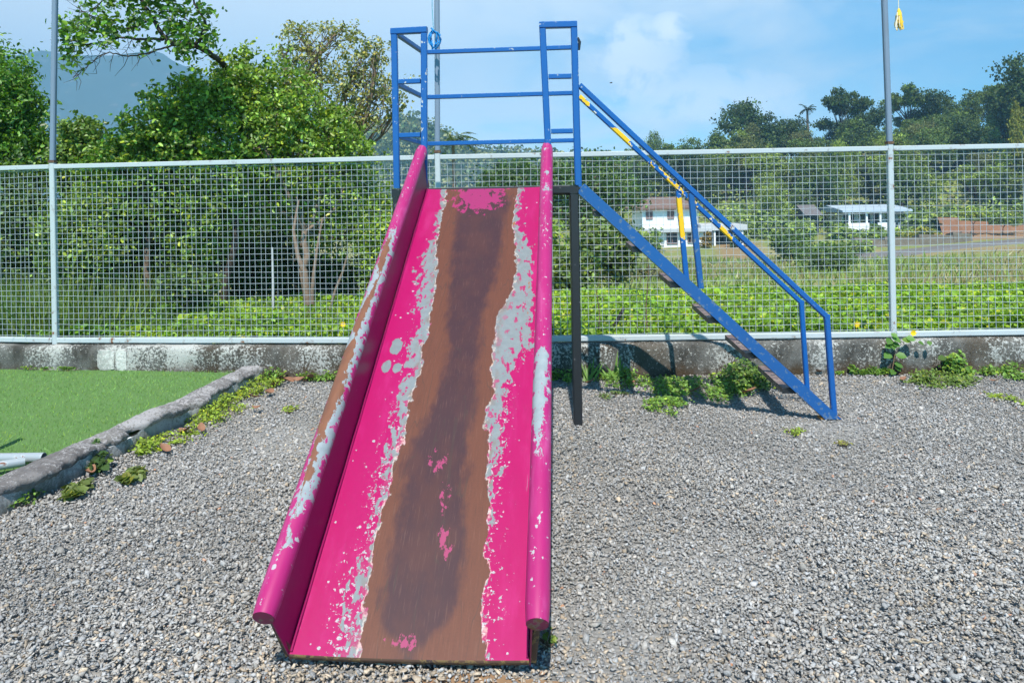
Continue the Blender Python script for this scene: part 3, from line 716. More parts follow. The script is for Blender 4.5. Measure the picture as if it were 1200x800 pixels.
def overhanging():
    """the limb that leans in over the bushes from a tall tree, mostly bare at its lower twigs"""
    D = 8.2
    root = empty('overhanging_tree', (-3.9, 10.6, 0.08))
    tag(root, 'crooked limb with bright leaves and bare twigs leaning across the sky at top left', 'tree')
    mb = MB()
    P = lambda px, py, d=D: at(px, py, d)
    def path(pts, r0, r1, sides=7):
        n = 6 * (len(pts) - 1); pp = []
        for k in range(n + 1):
            s = k / n * (len(pts) - 1); i = min(int(s), len(pts) - 2); f = s - i
            p0 = pts[max(i-1, 0)]; p1 = pts[i]; p2 = pts[i+1]; p3 = pts[min(i+2, len(pts)-1)]
            q = 0.5 * ((2 * p1) + (p2 - p0) * f + (2*p0 - 5*p1 + 4*p2 - p3) * f * f + (-p0 + 3*p1 - 3*p2 + p3) * f ** 3)
            pp.append(q + Vector(rng.normal(size=3)) * 0.006)
        mb.tube(pp, [r0 + (r1 - r0) * k / n for k in range(n + 1)], sides, cap=False)
        return pp
    path([Vector((-3.9, 10.6, 0.08)), Vector((-3.8, 10.4, 1.2)), P(300, 150, 9.9), P(268, 84, 9.3), P(243, 61, 8.6), P(222, 53), P(203, 52)], 0.05, 0.024, 9)
    limbs = []
    limbs.append(path([P(203, 52), P(192, 42), P(178, 22), P(166, 0), P(150, -30), P(140, -70)], 0.027, 0.015))
    limbs.append(path([P(192, 46), P(165, 47), P(140, 44), P(118, 50), P(96, 52), P(80, 46)], 0.017, 0.005))
    limbs.append(path([P(203, 53), P(180, 60), P(150, 66), P(125, 62), P(105, 76), P(86, 90)], 0.012, 0.003))
    limbs.append(path([P(228, 54), P(236, 44), P(240, 25), P(228, 5), P(215, -30)], 0.022, 0.008))
    limbs.append(path([P(178, 22), P(150, 34), P(128, 30), P(105, 18), P(90, 8)], 0.012, 0.004))
    limbs.append(path([P(178, 22), P(195, 14), P(212, 18), P(226, 30)], 0.012, 0.004))
    limbs.append(path([P(166, 0), P(140, -4), P(120, 2), P(110, 12)], 0.012, 0.004))
    for lb in limbs[1:3] + limbs[4:]:
        for q in lb[6::2]:
            for _ in range(2):
                e = q + Vector((random.uniform(-.22, .12), random.uniform(-.15, .15), random.uniform(-.24, .08)))
                mid = q.lerp(e, .5) + Vector(rng.normal(size=3)) * .03
                mb.tube([q, mid, e + Vector((-0.03, 0, 0.02))], [0.004, 0.003, 0.0015], 4, cap=False)
    mb.build('trunk', M['bark_dark'], root)
    spots = []
    def sp(x0, x1, y0, y1, k):
        for _ in range(k): spots.append((random.uniform(x0, x1), random.uniform(y0, y1)))
    sp(150, 232, -30, 24, 50); sp(196, 246, 8, 58, 34); sp(205, 250, 30, 72, 26)
    sp(68, 104, 24, 52, 26); sp(96, 130, 0, 38, 18); sp(66, 80, 60, 70, 5); sp(84, 92, 68, 82, 5); sp(110, 140, 28, 54, 14); sp(140, 176, 22, 40, 12); sp(165, 176, 44, 60, 4); sp(120, 200, -60, 0, 60)
    C = []; Nn = []
    for x, y in spots:
        c = np.array(P(x, y, D + random.uniform(-0.35, 0.35)))
        k = random.randint(7, 14)
        C.append(c + rng.normal(size=(k, 3)) * 0.055); Nn.append(rng.normal(size=(k, 3)) * 0.7 + np.array([0, -0.3, 0.6]))
    C = np.concatenate(C); Nn = np.concatenate(Nn)
    foliage('crown', C, Nn, 0.070 * (0.7 + 0.6 * rng.random(len(C))), leaf_cols(len(C), (0.085, 0.185, 0.024), 0.4, 0.15), M['leaf_gloss'], root, shape='oval', width=0.9)


overhanging()

# understorey seen through the mesh: shrubs of their own
def shrub(name, label, px, py, d, w, h, n, leaf, col, group=None, k=6, mat='leaf', **kw):
    """a rounded shrub: px, py its middle, w and h its half sizes in pixels at distance d"""
    sp = []
    for _ in range(k):
        a = random.uniform(0, 6.28); rr = random.uniform(0.2, 0.62)
        sp.append((px + math.cos(a) * rr * w, py + math.sin(a) * rr * h, d + random.uniform(-.3, .3) * w * d / F, w * random.uniform(.38, .55), h * random.uniform(.38, .55)))
    b = at(px, py, d); base = (b.x, b.y, tz(b.x, b.y) if d > 6.3 else 0.0)
    return tree(name, label, base, lobes(sp), n, leaf, col, 'shrub', group, mat, kw.pop('bark', 'bark_dark'), kw.pop('trunk_r', 0.025), twigs=kw.pop('twigs', 30), **kw)


UG = 'shrubs behind the left fence panels'
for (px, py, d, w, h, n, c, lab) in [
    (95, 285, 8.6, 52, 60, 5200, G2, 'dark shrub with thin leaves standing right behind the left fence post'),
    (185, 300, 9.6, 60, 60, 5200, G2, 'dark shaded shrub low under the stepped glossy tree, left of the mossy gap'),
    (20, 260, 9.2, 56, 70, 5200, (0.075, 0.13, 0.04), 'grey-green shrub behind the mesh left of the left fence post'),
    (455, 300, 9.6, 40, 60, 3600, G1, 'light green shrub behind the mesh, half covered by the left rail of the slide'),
    (280, 315, 10.4, 60, 48, 4200, (0.05, 0.10, 0.024), 'dark shrub in deep shade left of the brown forked trunk'),  # leaf colour darkened to carry the shade under the trees
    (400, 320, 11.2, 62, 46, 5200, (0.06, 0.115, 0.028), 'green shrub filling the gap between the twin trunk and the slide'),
    (330, 310, 11.6, 50, 60, 4200, (0.04, 0.085, 0.02), 'shaded shrub directly behind the twin brown trunk'),  # darker still: shade behind the trunk put into the leaf colour
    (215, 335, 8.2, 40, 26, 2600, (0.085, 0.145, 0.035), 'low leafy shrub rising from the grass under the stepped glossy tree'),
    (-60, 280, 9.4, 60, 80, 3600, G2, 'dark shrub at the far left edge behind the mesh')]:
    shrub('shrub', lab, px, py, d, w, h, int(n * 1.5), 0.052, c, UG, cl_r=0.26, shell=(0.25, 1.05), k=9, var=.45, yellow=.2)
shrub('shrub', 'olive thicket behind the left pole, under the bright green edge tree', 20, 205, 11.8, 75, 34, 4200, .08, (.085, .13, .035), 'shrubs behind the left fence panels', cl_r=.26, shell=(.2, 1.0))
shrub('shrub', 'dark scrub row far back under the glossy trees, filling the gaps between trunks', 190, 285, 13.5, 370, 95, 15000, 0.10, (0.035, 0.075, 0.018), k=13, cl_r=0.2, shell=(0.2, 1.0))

# stems and trunks in the thicket
def stem_thing(name, label, pts, r0, r1, mat, group=None, cat='stem'):
    mb = MB(); n = len(pts)
    mb.tube(pts, [r0 + (r1 - r0) * k / (n - 1) for k in range(n)], 8)
    return tag(mb.build(name, M[mat]), label, cat, group)


b0 = at(364, 367, 8.6); g0 = tz(b0.x, b0.y)
mb = MB()
mb.tube([(b0.x - .02, 8.6, g0), tuple(at(359, 340, 8.6)), tuple(at(357, 318, 8.6)), tuple(at(349, 300, 8.6)), tuple(at(344, 270, 8.7)), tuple(at(350, 235, 8.8))], [0.048, 0.042, 0.038, 0.026, 0.02, 0.012], 8)
mb.tube([(b0.x + .035, 8.58, g0), tuple(at(366, 340, 8.55)), tuple(at(368, 318, 8.55)), tuple(at(372, 290, 8.6)), tuple(at(378, 255, 8.7))], [0.026, 0.023, 0.02, 0.015, 0.01], 8)
tag(mb.build('tree_stump', M['bark_pale']), 'twin brown trunk with a lopped fork behind the mesh, left of the slide', 'trunk')
stem_thing('leaning_stem', 'thin bare stem leaning right behind the mesh, between the twin trunk and the slide', [tuple(at(387, 362, 8.4)), tuple(at(393, 340, 8.4)), tuple(at(402, 318, 8.4)), tuple(at(407, 300, 8.4))], 0.018, 0.012, 'bark_pale')
stem_thing('pale_sapling', 'straight pale grey sapling behind the mesh, left of the twin trunk', [tuple(at(320, 372, 8.6)), tuple(at(320, 330, 8.6)), tuple(at(319, 290, 8.6))], 0.016, 0.012, 'slab')
stem_thing('dark_trunk', 'dark mossy trunk in shade behind the mesh, under the stepped glossy tree', [tuple(at(262, 370, 9.2)), tuple(at(264, 330, 9.2)), tuple(at(275, 290, 9.2)), tuple(at(278, 250, 9.2))], 0.05, 0.04, 'bark_dark')
stem_thing('charred_stick', 'charred stick leaning right out of the bright ground cover beside the stairs', [tuple(at(709, 398, 6.75)), tuple(at(716, 385, 6.75)), tuple(at(722, 378, 6.76)), tuple(at(731, 361, 6.8))], 0.022, 0.016, 'charred', cat='stick')

# right of the slide, beyond the ground cover
RG = 'shrubs beyond the ground cover right of the slide'
for (px, py, d, w, h, n, c, lab) in [
    (680, 300, 15, 42, 52, 5000, (0.12, 0.18, 0.042), 'light green shrub just right of the slide rail, behind the black leg'),
    (722, 285, 18, 34, 56, 4200, (0.10, 0.155, 0.04), 'olive shrub under the top stair treads, in front of the white house'),
    (640, 310, 17, 40, 50, 3000, G1, 'green shrub hidden mostly behind the right rail of the slide'),
    (965, 312, 34, 44, 40, 4600, (0.095, 0.16, 0.045), 'rounded green shrub in the field behind the bend of the handrail'),
    (918, 292, 55, 34, 26, 3000, (0.08, 0.14, 0.035), 'dense green shrub by the road, left of the bungalow'),
    (760, 325, 24, 20, 26, 1500, (0.10, 0.105, 0.045), 'dry thin bush below the white two-storey house')]:
    shrub('shrub', lab, px, py, d, w, h, n, 0.0068 * d if d < 22 else 0.0038 * d, c, RG, cl_r=0.24, shell=(0.25, 1.0), trunk_r=0.002 * d)
tree('broadleaf_tree', 'dark tree behind the light green shrub, between the slide and the stair stringer', tuple(at(690, 330, 40)), lobes([(665, 215, 40, 26, 26), (700, 205, 40, 30, 24), (730, 225, 40, 26, 24), (685, 240, 40, 36, 26), (640, 225, 40, 26, 30), (612, 215, 40, 24, 26), (580, 222, 40, 24, 24)]),
     8000, 0.2, (0.06, 0.12, 0.03), trunk_r=0.2, cl_r=0.24)

# ------------------------------------------------------------------ palms
def palm(name, label, base, crown, trunk_r, frond_len, n_fr, col, group=None, width=0.1):
    root = empty(name, base); tag(root, label, 'palm', group)
    mb = MB(); base = Vector(base); crown = Vector(crown)
    mb.tube([base, base.lerp(crown, .35) + Vector((trunk_r * .8, 0, 0)), base.lerp(crown, .7), crown], [trunk_r * 1.2, trunk_r, trunk_r * .9, trunk_r * .8], 8)
    mb.build('trunk', M['bark_pale'], root)
    C = []; A = []; Nn = []
    for k in range(n_fr):
        az = k * 2.39996 + random.uniform(-.2, .2); el = random.uniform(0.1, 1.25)
        d = Vector((math.cos(az) * math.cos(el), math.sin(az) * math.cos(el), math.sin(el)))
        p = crown.copy(); L = frond_len * random.uniform(.8, 1.1); st = 16
        for j in range(st):
            q = p + d * (L / st)
            side = d.cross(Vector((0, 0, 1))).normalized()
            for sgn in (-1, 1):
                for _ in range(2):
                    f = random.random()
                    C.append(p.lerp(q, f)); A.append(side * sgn * 0.9 + d * 0.6 - Vector((0, 0, .35))); Nn.append(Vector((0, 0, 1)) + side * sgn * .3)
            d = (d + Vector((0, 0, -0.105))).normalized(); p = q
    C = np.array(C); A = np.array(A); Nn = np.array(Nn)
    foliage('crown', C, Nn, frond_len * .3 * (0.7 + .5 * rng.random(len(C))), leaf_cols(len(C), col, .25, .15), M['leaf'], root, shape='blade', axis=A, width=width)


cb = at(530, 166, 26)
palm('palm_tree', 'small feathery palm with a thin pale trunk, framed by the blue guard rails', (cb.x + .05, 26, tz(cb.x, 26)), tuple(at(531, 168, 26)), 0.07, 0.95, 16, (0.075, 0.125, 0.035), width=0.13)
cf = at(946, 129, 168)
palm('palm_tree', 'tiny thin-trunked palm standing alone on the skyline of the right hillside', (cf.x, 168, tz(cf.x, 168)), tuple(cf), 0.3, 2.2, 14, (0.04, 0.07, 0.03), width=0.22)
cp = at(512, 137, 24)
stem_thing('dead_palm_trunk', 'bare dry palm trunk beside the middle pole, left of the small palm', [(cp.x + .03, 24, tz(cp.x, 24)), tuple(at(512, 190, 24)), tuple(cp)], 0.085, 0.055, 'bark_pale', cat='trunk')

# ------------------------------------------------------------------ hillside trees
def far_variant(kind, seed):
    """unit tree: 1 m tall with its foot at the origin"""
    global rng
    rng = np.random.default_rng(seed); random.seed(seed)
    bl = []
    if kind == 'dome':
        for _ in range(11):
            a = random.uniform(0, 6.28); rr = random.uniform(0.05, .34); z = random.uniform(.34, .80)
            bl.append(((math.cos(a) * rr, math.sin(a) * rr, z), (random.uniform(.13, .2),) * 2 + (random.uniform(.10, .16),)))
    elif kind == 'umbrella':
        for _ in range(13):
            a = random.uniform(0, 6.28); z = random.uniform(.42, .92); rr = random.uniform(0.05, .36) * (1.15 - abs(z - .68))
            bl.append(((math.cos(a) * rr, math.sin(a) * rr, z), (random.uniform(.08, .15),) * 2 + (random.uniform(.04, .075),)))
    else:
        for k in range(9):
            z = .25 + .65 * k / 8; a = random.uniform(0, 6.28); rr = (1 - z) * .22
            bl.append(((math.cos(a) * rr, math.sin(a) * rr, z), (.13, .13, .11)))
    P, Nn, cents = crown_points(bl, 8000, 16, 0.2, (0.4, 1.05), 0.5)
    cols = leaf_cols(len(P), (1, 1, 1), 0.34, 0.10)
    # each clump of leaves keeps a tone of its own
    tone = np.exp(np.repeat(rng.normal(size=(len(P) // 16 + 1, 1)), 16, 0)[:len(P)] * .28)
    V, L, sz, per = leaf_arrays(P, Nn, 0.028 * (0.7 + .6 * rng.random(len(P))), shape='quad', width=1.2)
    mb = MB()
    branch_mesh(mb, (0, 0, 0), (0, 0, .5), .022, .016, .04, 4, 6)
    for c, r_ in bl: branch_mesh(mb, (0, 0, .36), c, .011, .004, .1, 3, 4)
    return V, L, sz, np.repeat(np.clip(cols * tone, 0, 3), per, 0), mb


FAR_COL = {'dark': (0.074, 0.118, 0.030), 'mid': (0.155, 0.225, 0.05), 'light': (0.28, 0.36, 0.068), 'olive': (0.20, 0.215, 0.07), 'yellow': (0.26, 0.27, 0.04)}
FAR = {}
for vi, kind in enumerate(('dome', 'dome', 'umbrella', 'narrow', 'dome')):
    V, L, sz, cc, mb = far_variant(kind, 100 + vi)
    for cname, c in FAR_COL.items():
        FAR[(vi, cname)] = (np_mesh('far_crown', V, L, sz, np.clip(cc * np.array(c), .002, .6)),)
    t0 = bpy.data.meshes.new('far_trunk'); t0.from_pydata(mb.v, [], mb.f); t0.update()
    for cname in FAR_COL: FAR[(vi, cname)] += (t0,)
for me, _ in FAR.values(): me.materials.append(M['leaf_far'])
for _, me in FAR.values():
    if not me.materials: me.materials.append(M['bark_dark'])
rng = np.random.default_rng(21); random.seed(21)


def far_tree(name, label, x, y, height, width, vi, cname, group=None, rz=None, sink=0.0):
    z = tz(x, y) - sink
    root = empty(name, (x, y, z)); tag(root, label, 'tree', group)
    root.scale = (width, width, height); root.rotation_euler = (0, 0, random.uniform(0, 6.28) if rz is None else rz)
    for nm, me in zip(('crown', 'trunk'), FAR[(vi, cname)]):
        o = bpy.data.objects.new(nm, me); COL.objects.link(o); o.parent = root
    return root


SKY = 'trees along the skyline of the right hillside'
for (px, py, d, wpx, vi, c, lab) in [
    (872, 112, 150, 92, 0, 'dark', 'big dark dome-shaped tree on the skyline above the stair rail'),
    (768, 153, 165, 44, 1, 'mid', 'small round tree top poking above the fence rail left of the big dome tree'),
    (925, 137, 160, 60, 4, 'dark', 'low dark tree on the skyline just left of the lone palm'),
    (898, 143, 156, 50, 1, 'dark', 'dark tree tucked against the right side of the big dome tree'),
    (986, 102, 150, 66, 2, 'dark', 'tall flat-topped dark tree left of the right pole'),
    (1016, 121, 146, 60, 0, 'dark', 'dark tree just left of the right pole on the skyline'),
    (1064, 97, 150, 56, 2, 'mid', 'flat-topped tree just right of the right pole'),
    (1096, 101, 149, 60, 0, 'dark', 'broad dark tree right of the flat-topped tree beside the pole'),
    (1130, 106, 146, 56, 4, 'mid', 'mid green tree half way between the right pole and the corner tree'),
    (1160, 100, 150, 52, 2, 'mid', 'loose-crowned tree next to the high corner tree'),
    (1196, 64, 132, 92, 1, 'dark', 'highest dark tree at the right edge of the photo'),
    (1250, 58, 132, 110, 0, 'dark', 'dark tree cut by the right edge of the photo'),
    (1190, 128, 108, 46, 3, 'yellow', 'yellow-green tree at the right edge above the fence rail'),
    (990, 160, 112, 44, 4, 'light', 'pale green tree top touching the fence rail left of the right pole'),
    (850, 168, 125, 60, 4, 'light', 'light green tree at the foot of the big dome tree'),
    (735, 174, 160, 56, 1, 'mid', 'low green tree top level with the fence rail above the black leg'),
    (690, 178, 150, 60, 0, 'mid', 'low round tree behind the right guard post of the slide')]:
    top = at(px, py, d); g = tz(top.x, top.y)
    far_tree('hillside_tree', lab, top.x, top.y, (top.z - g) / 0.95, wpx * d / F / 0.95, vi, c, SKY)
k = 0
FILL = 'trees of the far hillside wood'
while k < 135:
    u = random.uniform(-40, 760); d = random.uniform(99, 158)
    x = u * d / F
    if d < 118 and 110 < u < 300: continue
    if d < 104 and 340 < u < 760: continue
    g = tz(x, d)
    lim = CAM_H - np.interp(u, [0, 150, 200, 260, 330, 380, 450, 520, 600, 760], [-60, -68, -74, -104, -99, -115, -126, -124, -138, -158]) * d / F
    h = min(random.uniform(6, 11), lim - g)
    if h < 3.5: continue
    vi = random.choice((0, 1, 4, 4, 3, 2)); c = random.choice(('dark', 'dark', 'mid', 'mid', 'olive', 'mid', 'light', 'dark') if d > 120 else ('mid', 'light', 'olive', 'light', 'dark'))
    far_tree('hillside_tree', 'broadleaf tree inside the dense wood covering the hillside behind the houses', x, d, h / .95, h * random.uniform(.8, 1.15), vi, c, FILL)
    k += 1

# scrub that closes the gaps low on the hillside and on the pale hill
def scrub(name, label, n, ufun, dfun, leaf, cols, hgt):
    u = ufun(n); d = dfun(n); x = u * d / F
    z = terrain_z(x, d) + hgt * rng.random(n) ** 1.5
    C = np.stack([x, d, z], 1) + rng.normal(size=(n, 3)) * leaf * .5
    cidx = rng.integers(0, len(cols), n); base = np.array(cols)[cidx]
    cc = base * np.exp(rng.normal(size=(n, 1)) * .3)
    o = foliage(name, C, rng.normal(size=(n, 3)) * .6 + np.array([0, -.3, .8]), leaf * (0.6 + .8 * rng.random(n)), cc, M['leaf_far'], None, shape='quad', width=1.1)
    return tag(o, label, kind='stuff')


scrub('undergrowth', 'low scrub covering the slope between the houses and the wood', 26000, lambda n: rng.uniform(-120, 780, n), lambda n: rng.uniform(99, 160, n), 0.55, [FAR_COL['dark'], FAR_COL['mid'], FAR_COL['olive'], FAR_COL['light']], 3.0)


for u0, u1, d0, d1, n_, hh in ((322, 352, 90, 98, 1500, 2.2), (130, 172, 84, 92, 1500, 2.4), (240, 330, 93, 108, 3200, 3.2), (372, 392, 92, 98, 700, 1.6), (455, 520, 97, 104, 2200, 2.6), (395, 470, 90, 94, 1500, 1.0), (520, 760, 99, 104, 3500, 2.4), (325, 420, 76, 80, 1400, 1.0)):
    scrub('undergrowth', 'scrub and garden plants growing round the houses', n_, lambda n: rng.uniform(u0, u1, n), lambda n: rng.uniform(d0, d1, n), 0.5, [FAR_COL['dark'], FAR_COL['mid'], FAR_COL['light'], FAR_COL['mid']], hh)


def hill_scrub():
    me = hill.data; n = 26000
    co = np.empty(len(me.vertices) * 3, np.float32); me.vertices.foreach_get('co', co); co = co.reshape(-1, 3)
    sel = co[(co[:, 1] < 440) & (co[:, 2] > -8)]
    P = sel[rng.integers(0, len(sel), n)] + rng.normal(size=(n, 3)) * np.array([2.4, 2.0, .5]) + np.array([0, 0, 1.2])
    lump = np.sin(P[:, :1] * .31) * np.sin(P[:, 1:2] * .27)
    cols = np.where(lump > 0.1, np.array([[.10, .15, .055]]), np.array([[.26, .28, .11]])) * np.exp(rng.normal(size=(n, 1)) * .4)
    P[:, 2:] += np.clip(lump, 0, 1) * 3
    o = foliage('undergrowth', P, rng.normal(size=(n, 3)) * .6 + np.array([0, -.3, .7]), 1.9 * (.6 + .8 * rng.random(n)), np.clip(cols, .005, .4), M['leaf_far'], None, shape='quad', width=1.1)
    tag(o, 'pale scrub and bushes covering the distant hill seen between the guard rails', kind='stuff')


hill_scrub()

# ------------------------------------------------------------------ houses
def two_storey():
    D = 90.0; s = D / F
    c = at(785, 290, D); gz = c.z
    root = empty('house', (c.x, c.y, gz)); tag(root, 'white two-storey house with brown shutters and a hipped clay tile roof, behind the stairs', 'house')
    X = lambda px: at(px, 270, D).x
    Z = lambda py: at(785, py, D).z
    x0, x1 = X(763), X(822); y0, y1 = D - 1, D + 7
    def wallbox(a, b, z0, z1, ya, yb): return ((a + b) / 2, (ya + yb) / 2, (z0 + z1) / 2), b - a, yb - ya, z1 - z0
    mb = MB(); mb.box(*wallbox(x0, x1, gz - 1.2, Z(271), y0, y1)); mb.build('ground_storey', M['house_white'], root)
    mb = MB(); mb.box(*wallbox(X(752), X(816), Z(270.5), Z(242), y0 + .4, y1)); mb.build('upper_storey', M['house_white'], root)
    mb = MB(); mb.box(*wallbox(X(752), X(830), Z(271.5), Z(267.5), y0 - .7, y0 + .5)); mb.build('balcony_slab', M['slab'], root)
    # hipped roof
    e = Z(243.5); t = Z(230.5); a, b = X(744), X(822); ya, yb = y0 - .2, y1 + 1
    r1, r2 = X(768), X(801); ym = (ya + yb) / 2
    mb = MB()
    mb.add([(a, ya, e), (b, ya, e), (b, yb, e), (a, yb, e), (r1, ym, t), (r2, ym, t), (a, ya, e - .22), (b, ya, e - .22), (b, yb, e - .22), (a, yb, e - .22)],
           [(0, 1, 5, 4), (1, 2, 5), (2, 3, 4, 5), (3, 0, 4), (6, 7, 1, 0), (7, 8, 2, 1), (8, 9, 3, 2), (9, 6, 0, 3), (9, 8, 7, 6)])
    mb.build('roof', M['tiles'], root)
    def window(px, py, w, h, yf, mat):
        f = MB(); cx, cz = X(px), Z(py)
        f.beam((cx - w/2 - .06, yf, cz - h/2), (cx - w/2 - .06, yf, cz + h/2), .12, .14, (0, 1, 0)); f.beam((cx + w/2 + .06, yf, cz - h/2), (cx + w/2 + .06, yf, cz + h/2), .12, .14, (0, 1, 0))
        f.beam((cx - w/2 - .1, yf - .02, cz + h/2 + .06), (cx + w/2 + .1, yf - .02, cz + h/2 + .06), .16, .12); f.beam((cx - w/2 - .1, yf - .02, cz - h/2 - .06), (cx + w/2 + .1, yf - .02, cz - h/2 - .06), .16, .12)
        f.beam((cx, yf - .01, cz - h/2), (cx, yf - .01, cz + h/2), .08, .1, (0, 1, 0))
        fo = f.build('window', M['shutter'], root)
        p = MB(); p.box((cx, yf + .02, cz), w, .04, h); p.build('pane', M[mat], fo)
    for px in (760, 785): window(px, 251, .62, .95, y0 + .38, 'shutter')
    window(785.5, 279, 1.15, 1.15, y0 - .02, 'dark_opening'); window(807, 279, .6, 1.0, y0 - .02, 'dark_opening')
    # car porch to the right
    mb = MB(); mb.box(*wallbox(X(818), X(871), Z(270.5), Z(264), y0 - .5, y1)); mb.build('porch_roof', M['slab'], root)
    for w_ in ((822.5, 832, 3, 3.3), (853, 868, 3, 3.3), (822.5, 868, 7.4, 7.7)):
        mb = MB(); mb.box(*wallbox(X(w_[0]), X(w_[1]), gz - 1, Z(271), y0 + w_[2], y0 + w_[3])); mb.build('porch_wall', M['hut'], root)
    for px in (834, 866):
        mb = MB(); mb.box((X(px), y0 - .2, (gz + Z(270.5)) / 2 - .5), .22, .22, Z(270.5) - gz + 1); mb.build('porch_post', M['house_white'], root)
    shrub('shrub', 'yellow-leaved bush in front of the car porch of the two-storey house', 828, 281, D - 3, 8, 11, 700, 0.24, (0.22, 0.15, 0.012), cl_r=0.28, trunk_r=.05)
    shrub('shrub', 'green bush under the flat porch roof of the two-storey house', 862, 281, D - 3, 12, 9, 800, 0.24, (0.05, 0.1, 0.03), cl_r=0.28, trunk_r=.05)


def bungalow():
    D = 100.0
    c = at(1022, 272, D); gz = c.z
    root = empty('bungalow', (c.x, c.y, gz)); tag(root, 'low white bungalow with a pale blue sheet roof, behind the right fence post', 'house')
    X = lambda px: at(px, 260, D).x
    Z = lambda py: at(1022, py, D).z
    yf = D
    mb = MB()
    a, b = X(983), X(1064)
    mb.add([(a, yf - 1.2, Z(246)), (b, yf - 1.2, Z(246)), (b, yf + 4, Z(240)), (a, yf + 4, Z(240)), (b, yf + 8, Z(246)), (a, yf + 8, Z(246)), (a, yf - 1.2, Z(246) - .28), (b, yf - 1.2, Z(246) - .28), (b, yf + 8, Z(246) - .28), (a, yf + 8, Z(246) - .28)],
           [(0, 1, 2, 3), (3, 2, 4, 5), (6, 7, 1, 0), (0, 3, 5, 9, 6), (7, 8, 4, 2, 1), (9, 8, 7, 6), (5, 4, 8, 9)])
    mb.build('roof', M['tin'], root)
    mb = MB()
    mb.box(((X(992) + X(1060)) / 2, yf + 4, (Z(246) + gz) / 2 - .6), X(1060) - X(992), 5.2, Z(246) - gz + 1.0); mb.build('wall', M['house_white'], root)
    for px, w in ((1000, 1.5), (1020, 1.3), (1033, .9), (1050, 1.2)):
        f = MB(); f.box((X(px), yf + 1.38, Z(257)), w, .06, 1.5); f.build('window', M['dark_opening'], root)
    mb = MB()
    for px in (992, 1012, 1028, 1058): mb.box((X(px), yf - .8, (Z(246.5) + gz) / 2), .25, .25, Z(246.5) - gz)
    mb.build('veranda_posts', M['house_white'], root)
    mb = MB()
    for p0, p1 in ((988, 1014), (1024, 1044), (1048, 1060)): mb.box(((X(p0) + X(p1)) / 2, yf - 1.0, Z(266)), X(p1) - X(p0), .25, Z(260.5) - Z(271))
    mb.build('veranda_wall', M['house_white'], root)
    # hut
    h = empty('hut', tuple(at(951, 272, 97))); tag(h, 'small grey shed with a pitched roof left of the bungalow', 'shed')
    X2 = lambda px: at(px, 250, 97).x
    Z2 = lambda py: at(951, py, 97).z
    mb = MB(); a, b = X2(940), X2(961)
    mb.add([(a, 96, Z2(252)), (b, 96, Z2(252)), (b, 99, Z2(240)), (a, 99, Z2(240)), (b, 102, Z2(252)), (a, 102, Z2(252))], [(0, 1, 2, 3), (3, 2, 4, 5), (0, 3, 5), (1, 4, 2)]); mb.build('roof', M['hut'], h)
    mb = MB(); mb.box(((a + b) / 2, 99, Z2(262)), (b - a) * .85, 4, Z2(252.5) - Z2(274)); mb.build('wall', M['dark_opening'], h)  # near-black wall colour stands in for the shade under the shed roof
    # rubble retaining wall below the bungalow
    mb = MB(); pts = [at(1004, 296, 82), at(1040, 295, 82), at(1080, 292, 83), at(1120, 289, 85), at(1142, 287, 87)]
    for p, q in zip(pts, pts[1:]):
        mb.add([(p.x, p.y, p.z - 1), (q.x, q.y, q.z - 1), (q.x, q.y + .5, q.z + 1.3), (p.x, p.y + .5, p.z + 1.7), (p.x, p.y + 2, p.z - 1), (q.x, q.y + 2, q.z - 1), (q.x, q.y + 2, q.z + 1.2), (p.x, p.y + 2, p.z + 1.4)],
               [(0, 1, 2, 3), (3, 2, 6, 7), (5, 4, 7, 6), (4, 0, 3, 7), (1, 5, 6, 2)])
    tag(mb.build('stone_wall', M['stonework']), 'brown rubble retaining wall between the road and the bungalow', 'wall')
    # cut earth bank at the right
    mb = MB(); pts = [at(1105, 268, 96), at(1130, 272, 95), at(1165, 277, 94), at(1210, 281, 94), at(1300, 284, 94)]
    for p, q in zip(pts, pts[1:]):
        mb.add([(p.x, p.y, p.z - 1), (q.x, q.y, q.z - 1), (q.x, q.y + 1.2, q.z + 1.9), (p.x, p.y + 1.2, p.z + 1.5), (p.x, p.y + 6, p.z + 1.2), (q.x, q.y + 6, q.z + 1.6)], [(0, 1, 2, 3), (3, 2, 5, 4)])
    tag(mb.build('earth_bank', simple('red_earth', (0.24, 0.125, 0.072), .95, .4, 1.2, .5, .1)), 'cut bank of red brown earth above the road at the right edge', kind='structure')
    for i, (px, py, lab) in enumerate(((1072, 256, 'banana plants with broad leaves right of the bungalow'), (1088, 260, 'banana clump second to the right of the bungalow'), (1027, 262, 'small banana plant in front of the bungalow veranda'), (970, 258, 'banana plant between the shed and the bungalow'), (1104, 256, 'banana plant beside the cut earth bank'))):
        b = at(px, py + 12, 98); root = empty('banana_plant', tuple(b)); tag(root, lab, 'plant', 'banana plants around the bungalow')
        n = 13; C = []; A = []; Nn = []
        for k in range(n):
            az = k * 2.4; d = Vector((math.cos(az) * .6, math.sin(az) * .6, .9))
            C.append(b + Vector((random.uniform(-.5, .5), 0, random.uniform(.5, 1.2)))); A.append(d); Nn.append(Vector((-d.x, -d.y, .8)))
        foliage('leaves', np.array(C), np.array(Nn), np.full(n, 1.7), leaf_cols(n, (.10, .17, .035), .25, .2), M['leaf'], root, shape='oval', axis=np.array(A), width=.7, droop=.25)
        mb = MB(); mb.tube([tuple(b - Vector((0, 0, .6))), tuple(b + Vector((0, 0, .9)))], [.16, .1], 7); mb.build('stem', M['twig'], root)
